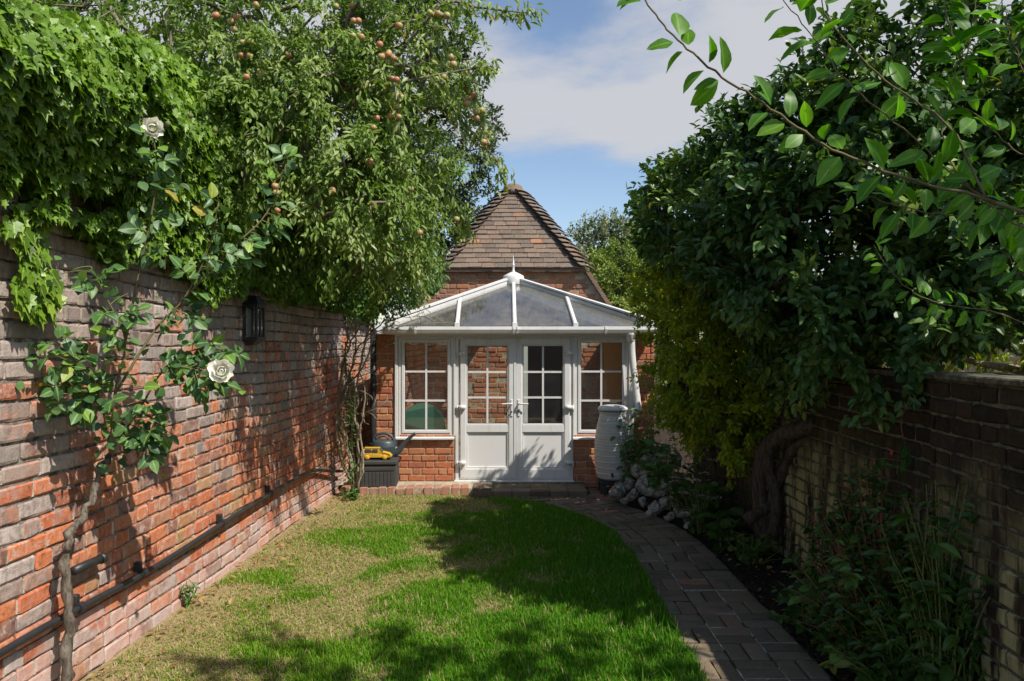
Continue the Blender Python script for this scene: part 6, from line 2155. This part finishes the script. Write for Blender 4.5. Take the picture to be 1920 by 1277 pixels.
# ------------------------------------------------------------------ grass
rg = np.random.default_rng(261)
n = 400000
yy = 4.0 + 6.0 * rg.random(n) ** 1.35
xr = np.interp(yy, [4, 7, 7.65, 8.46, 9.15, 9.6, 10], [1.11, 1.11, 1.06, 0.80, 0.30, -0.45, -0.6])
xx = rg.uniform(wall_x(4.0), 1.14, n)
wob = 0.05 * (vnoise(yy, yy * 0, 3.0, 61) - 0.5) + 0.02 * rg.normal(size=n)
ok = (xx < xr + wob + 0.01) & (xx > wall_x(yy) + 0.05) & (yy < np.where(xx < -0.5, 9.72, 9.5))
xx, yy = xx[ok], yy[ok]
dw = xx - wall_x(yy)                                  # distance from the old wall
bare = fbm(xx, yy, 1.5, 63)
drybias = np.interp(xx, [-2.6, -1.6, -0.8, -0.2, 0.5, 1.2], [0.21, 0.13, 0.07, -0.03, -0.18, -0.24]) + np.interp(yy, [4, 6, 8, 9.7], [-0.05, 0.0, 0.10, 0.20]) * (xx < -0.3)
dry = np.clip((fbm(xx, yy, 2.7, 65, 4) + drybias - 0.50) * 4.4, 0, 1)
keepp = np.clip(0.30 + 1.6 * np.clip(dw - 0.14, 0, 0.5) + 0.3 * (bare - 0.5), 0.05, 1) * (1 - 0.62 * dry)
ok = rg.random(len(xx)) < keepp
xx, yy, dry, dw = xx[ok], yy[ok], dry[ok], dw[ok]
n = len(xx)
hgt = np.interp(xx, [-2.6, -0.6, 0.6, 1.2], [0.028, 0.033, 0.043, 0.050]) * np.exp(rg.normal(0, 0.36, n)) * (0.75 + 0.6 * fbm(xx, yy, 2.5, 67)) * (1 - 0.35 * dry)
wd = rg.uniform(0.0022, 0.0044, n)
az = rg.random(n) * 6.283
ln = rg.uniform(0.15, 0.9, n) + 0.7 * dry
side = np.column_stack((np.cos(az), np.sin(az), np.zeros(n)))
lean = np.column_stack((-np.sin(az), np.cos(az), np.zeros(n)))
b = np.column_stack((xx, yy, np.full(n, 0.001)))
up_ = np.array((0, 0, 1.0))
mid = b + up_ * (hgt * 0.55)[:, None] + lean * (hgt * ln * 0.25)[:, None]
tip = b + up_ * (hgt * (1 - 0.25 * ln))[:, None] + lean * (hgt * ln * 0.75)[:, None]
V = np.stack((b - side * wd[:, None], b + side * wd[:, None], mid + side * (wd * 0.75)[:, None], mid - side * (wd * 0.75)[:, None], tip), axis=1).reshape(-1, 3)
base = (np.arange(n) * 5)[:, None]
T = np.concatenate((base + np.array([[0, 1, 2]]), base + np.array([[0, 2, 3]]), base + np.array([[3, 2, 4]])), axis=0)
lush = np.clip(0.16 + 0.34 * rg.random(n) + 0.22 * (fbm(xx, yy, 0.9, 69) - 0.5) + np.interp(xx, [-2, 0, 1], [0.18, 0.02, -0.08]), 0, 0.62)
strawy = rg.random(n) < (0.06 + 0.60 * dry)
tint = np.where(strawy, 0.72 + 0.27 * rg.random(n), lush)
me = np_mesh('grass', V, T, M['grass'], {'tint': np.repeat(tint, 5)})
g = link('grass', me)
tag(g, 'short lawn grass, dry and straw coloured towards the old wall', 'grass', kind='stuff')
# cut and dead straws lying on the bare patches
n = 9000
yy = rg.uniform(4.1, 9.7, n); xx = rg.uniform(-2.5, -0.2, n)
dr = np.clip((fbm(xx, yy, 2.7, 65, 4) + np.interp(xx, [-2.6, -1.6, -0.8, -0.2], [0.22, 0.14, 0.08, -0.02]) - 0.44) * 3.6, 0, 1)
ok = (rg.random(n) < dr + 0.1) & (xx > wall_x(yy) + 0.06)
xx, yy = xx[ok], yy[ok]; n = len(xx)
st_t = oval(0.05, 0.0, 0.05, 2)
o = scatter('straw', st_t, np.column_stack((xx, yy, rg.uniform(0.006, 0.022, n))), unit(np.column_stack((rg.normal(0, 1, n), rg.normal(0, 1, n), rg.normal(0, 0.12, n)))), np.tile((0, 0, 1.0), (n, 1)), rg.uniform(0.03, 0.08, n), 0.82 + 0.17 * rg.random(n), M['grass'])
tag(o, 'dead straw lying on the dry patches of the lawn', 'straw', kind='stuff')
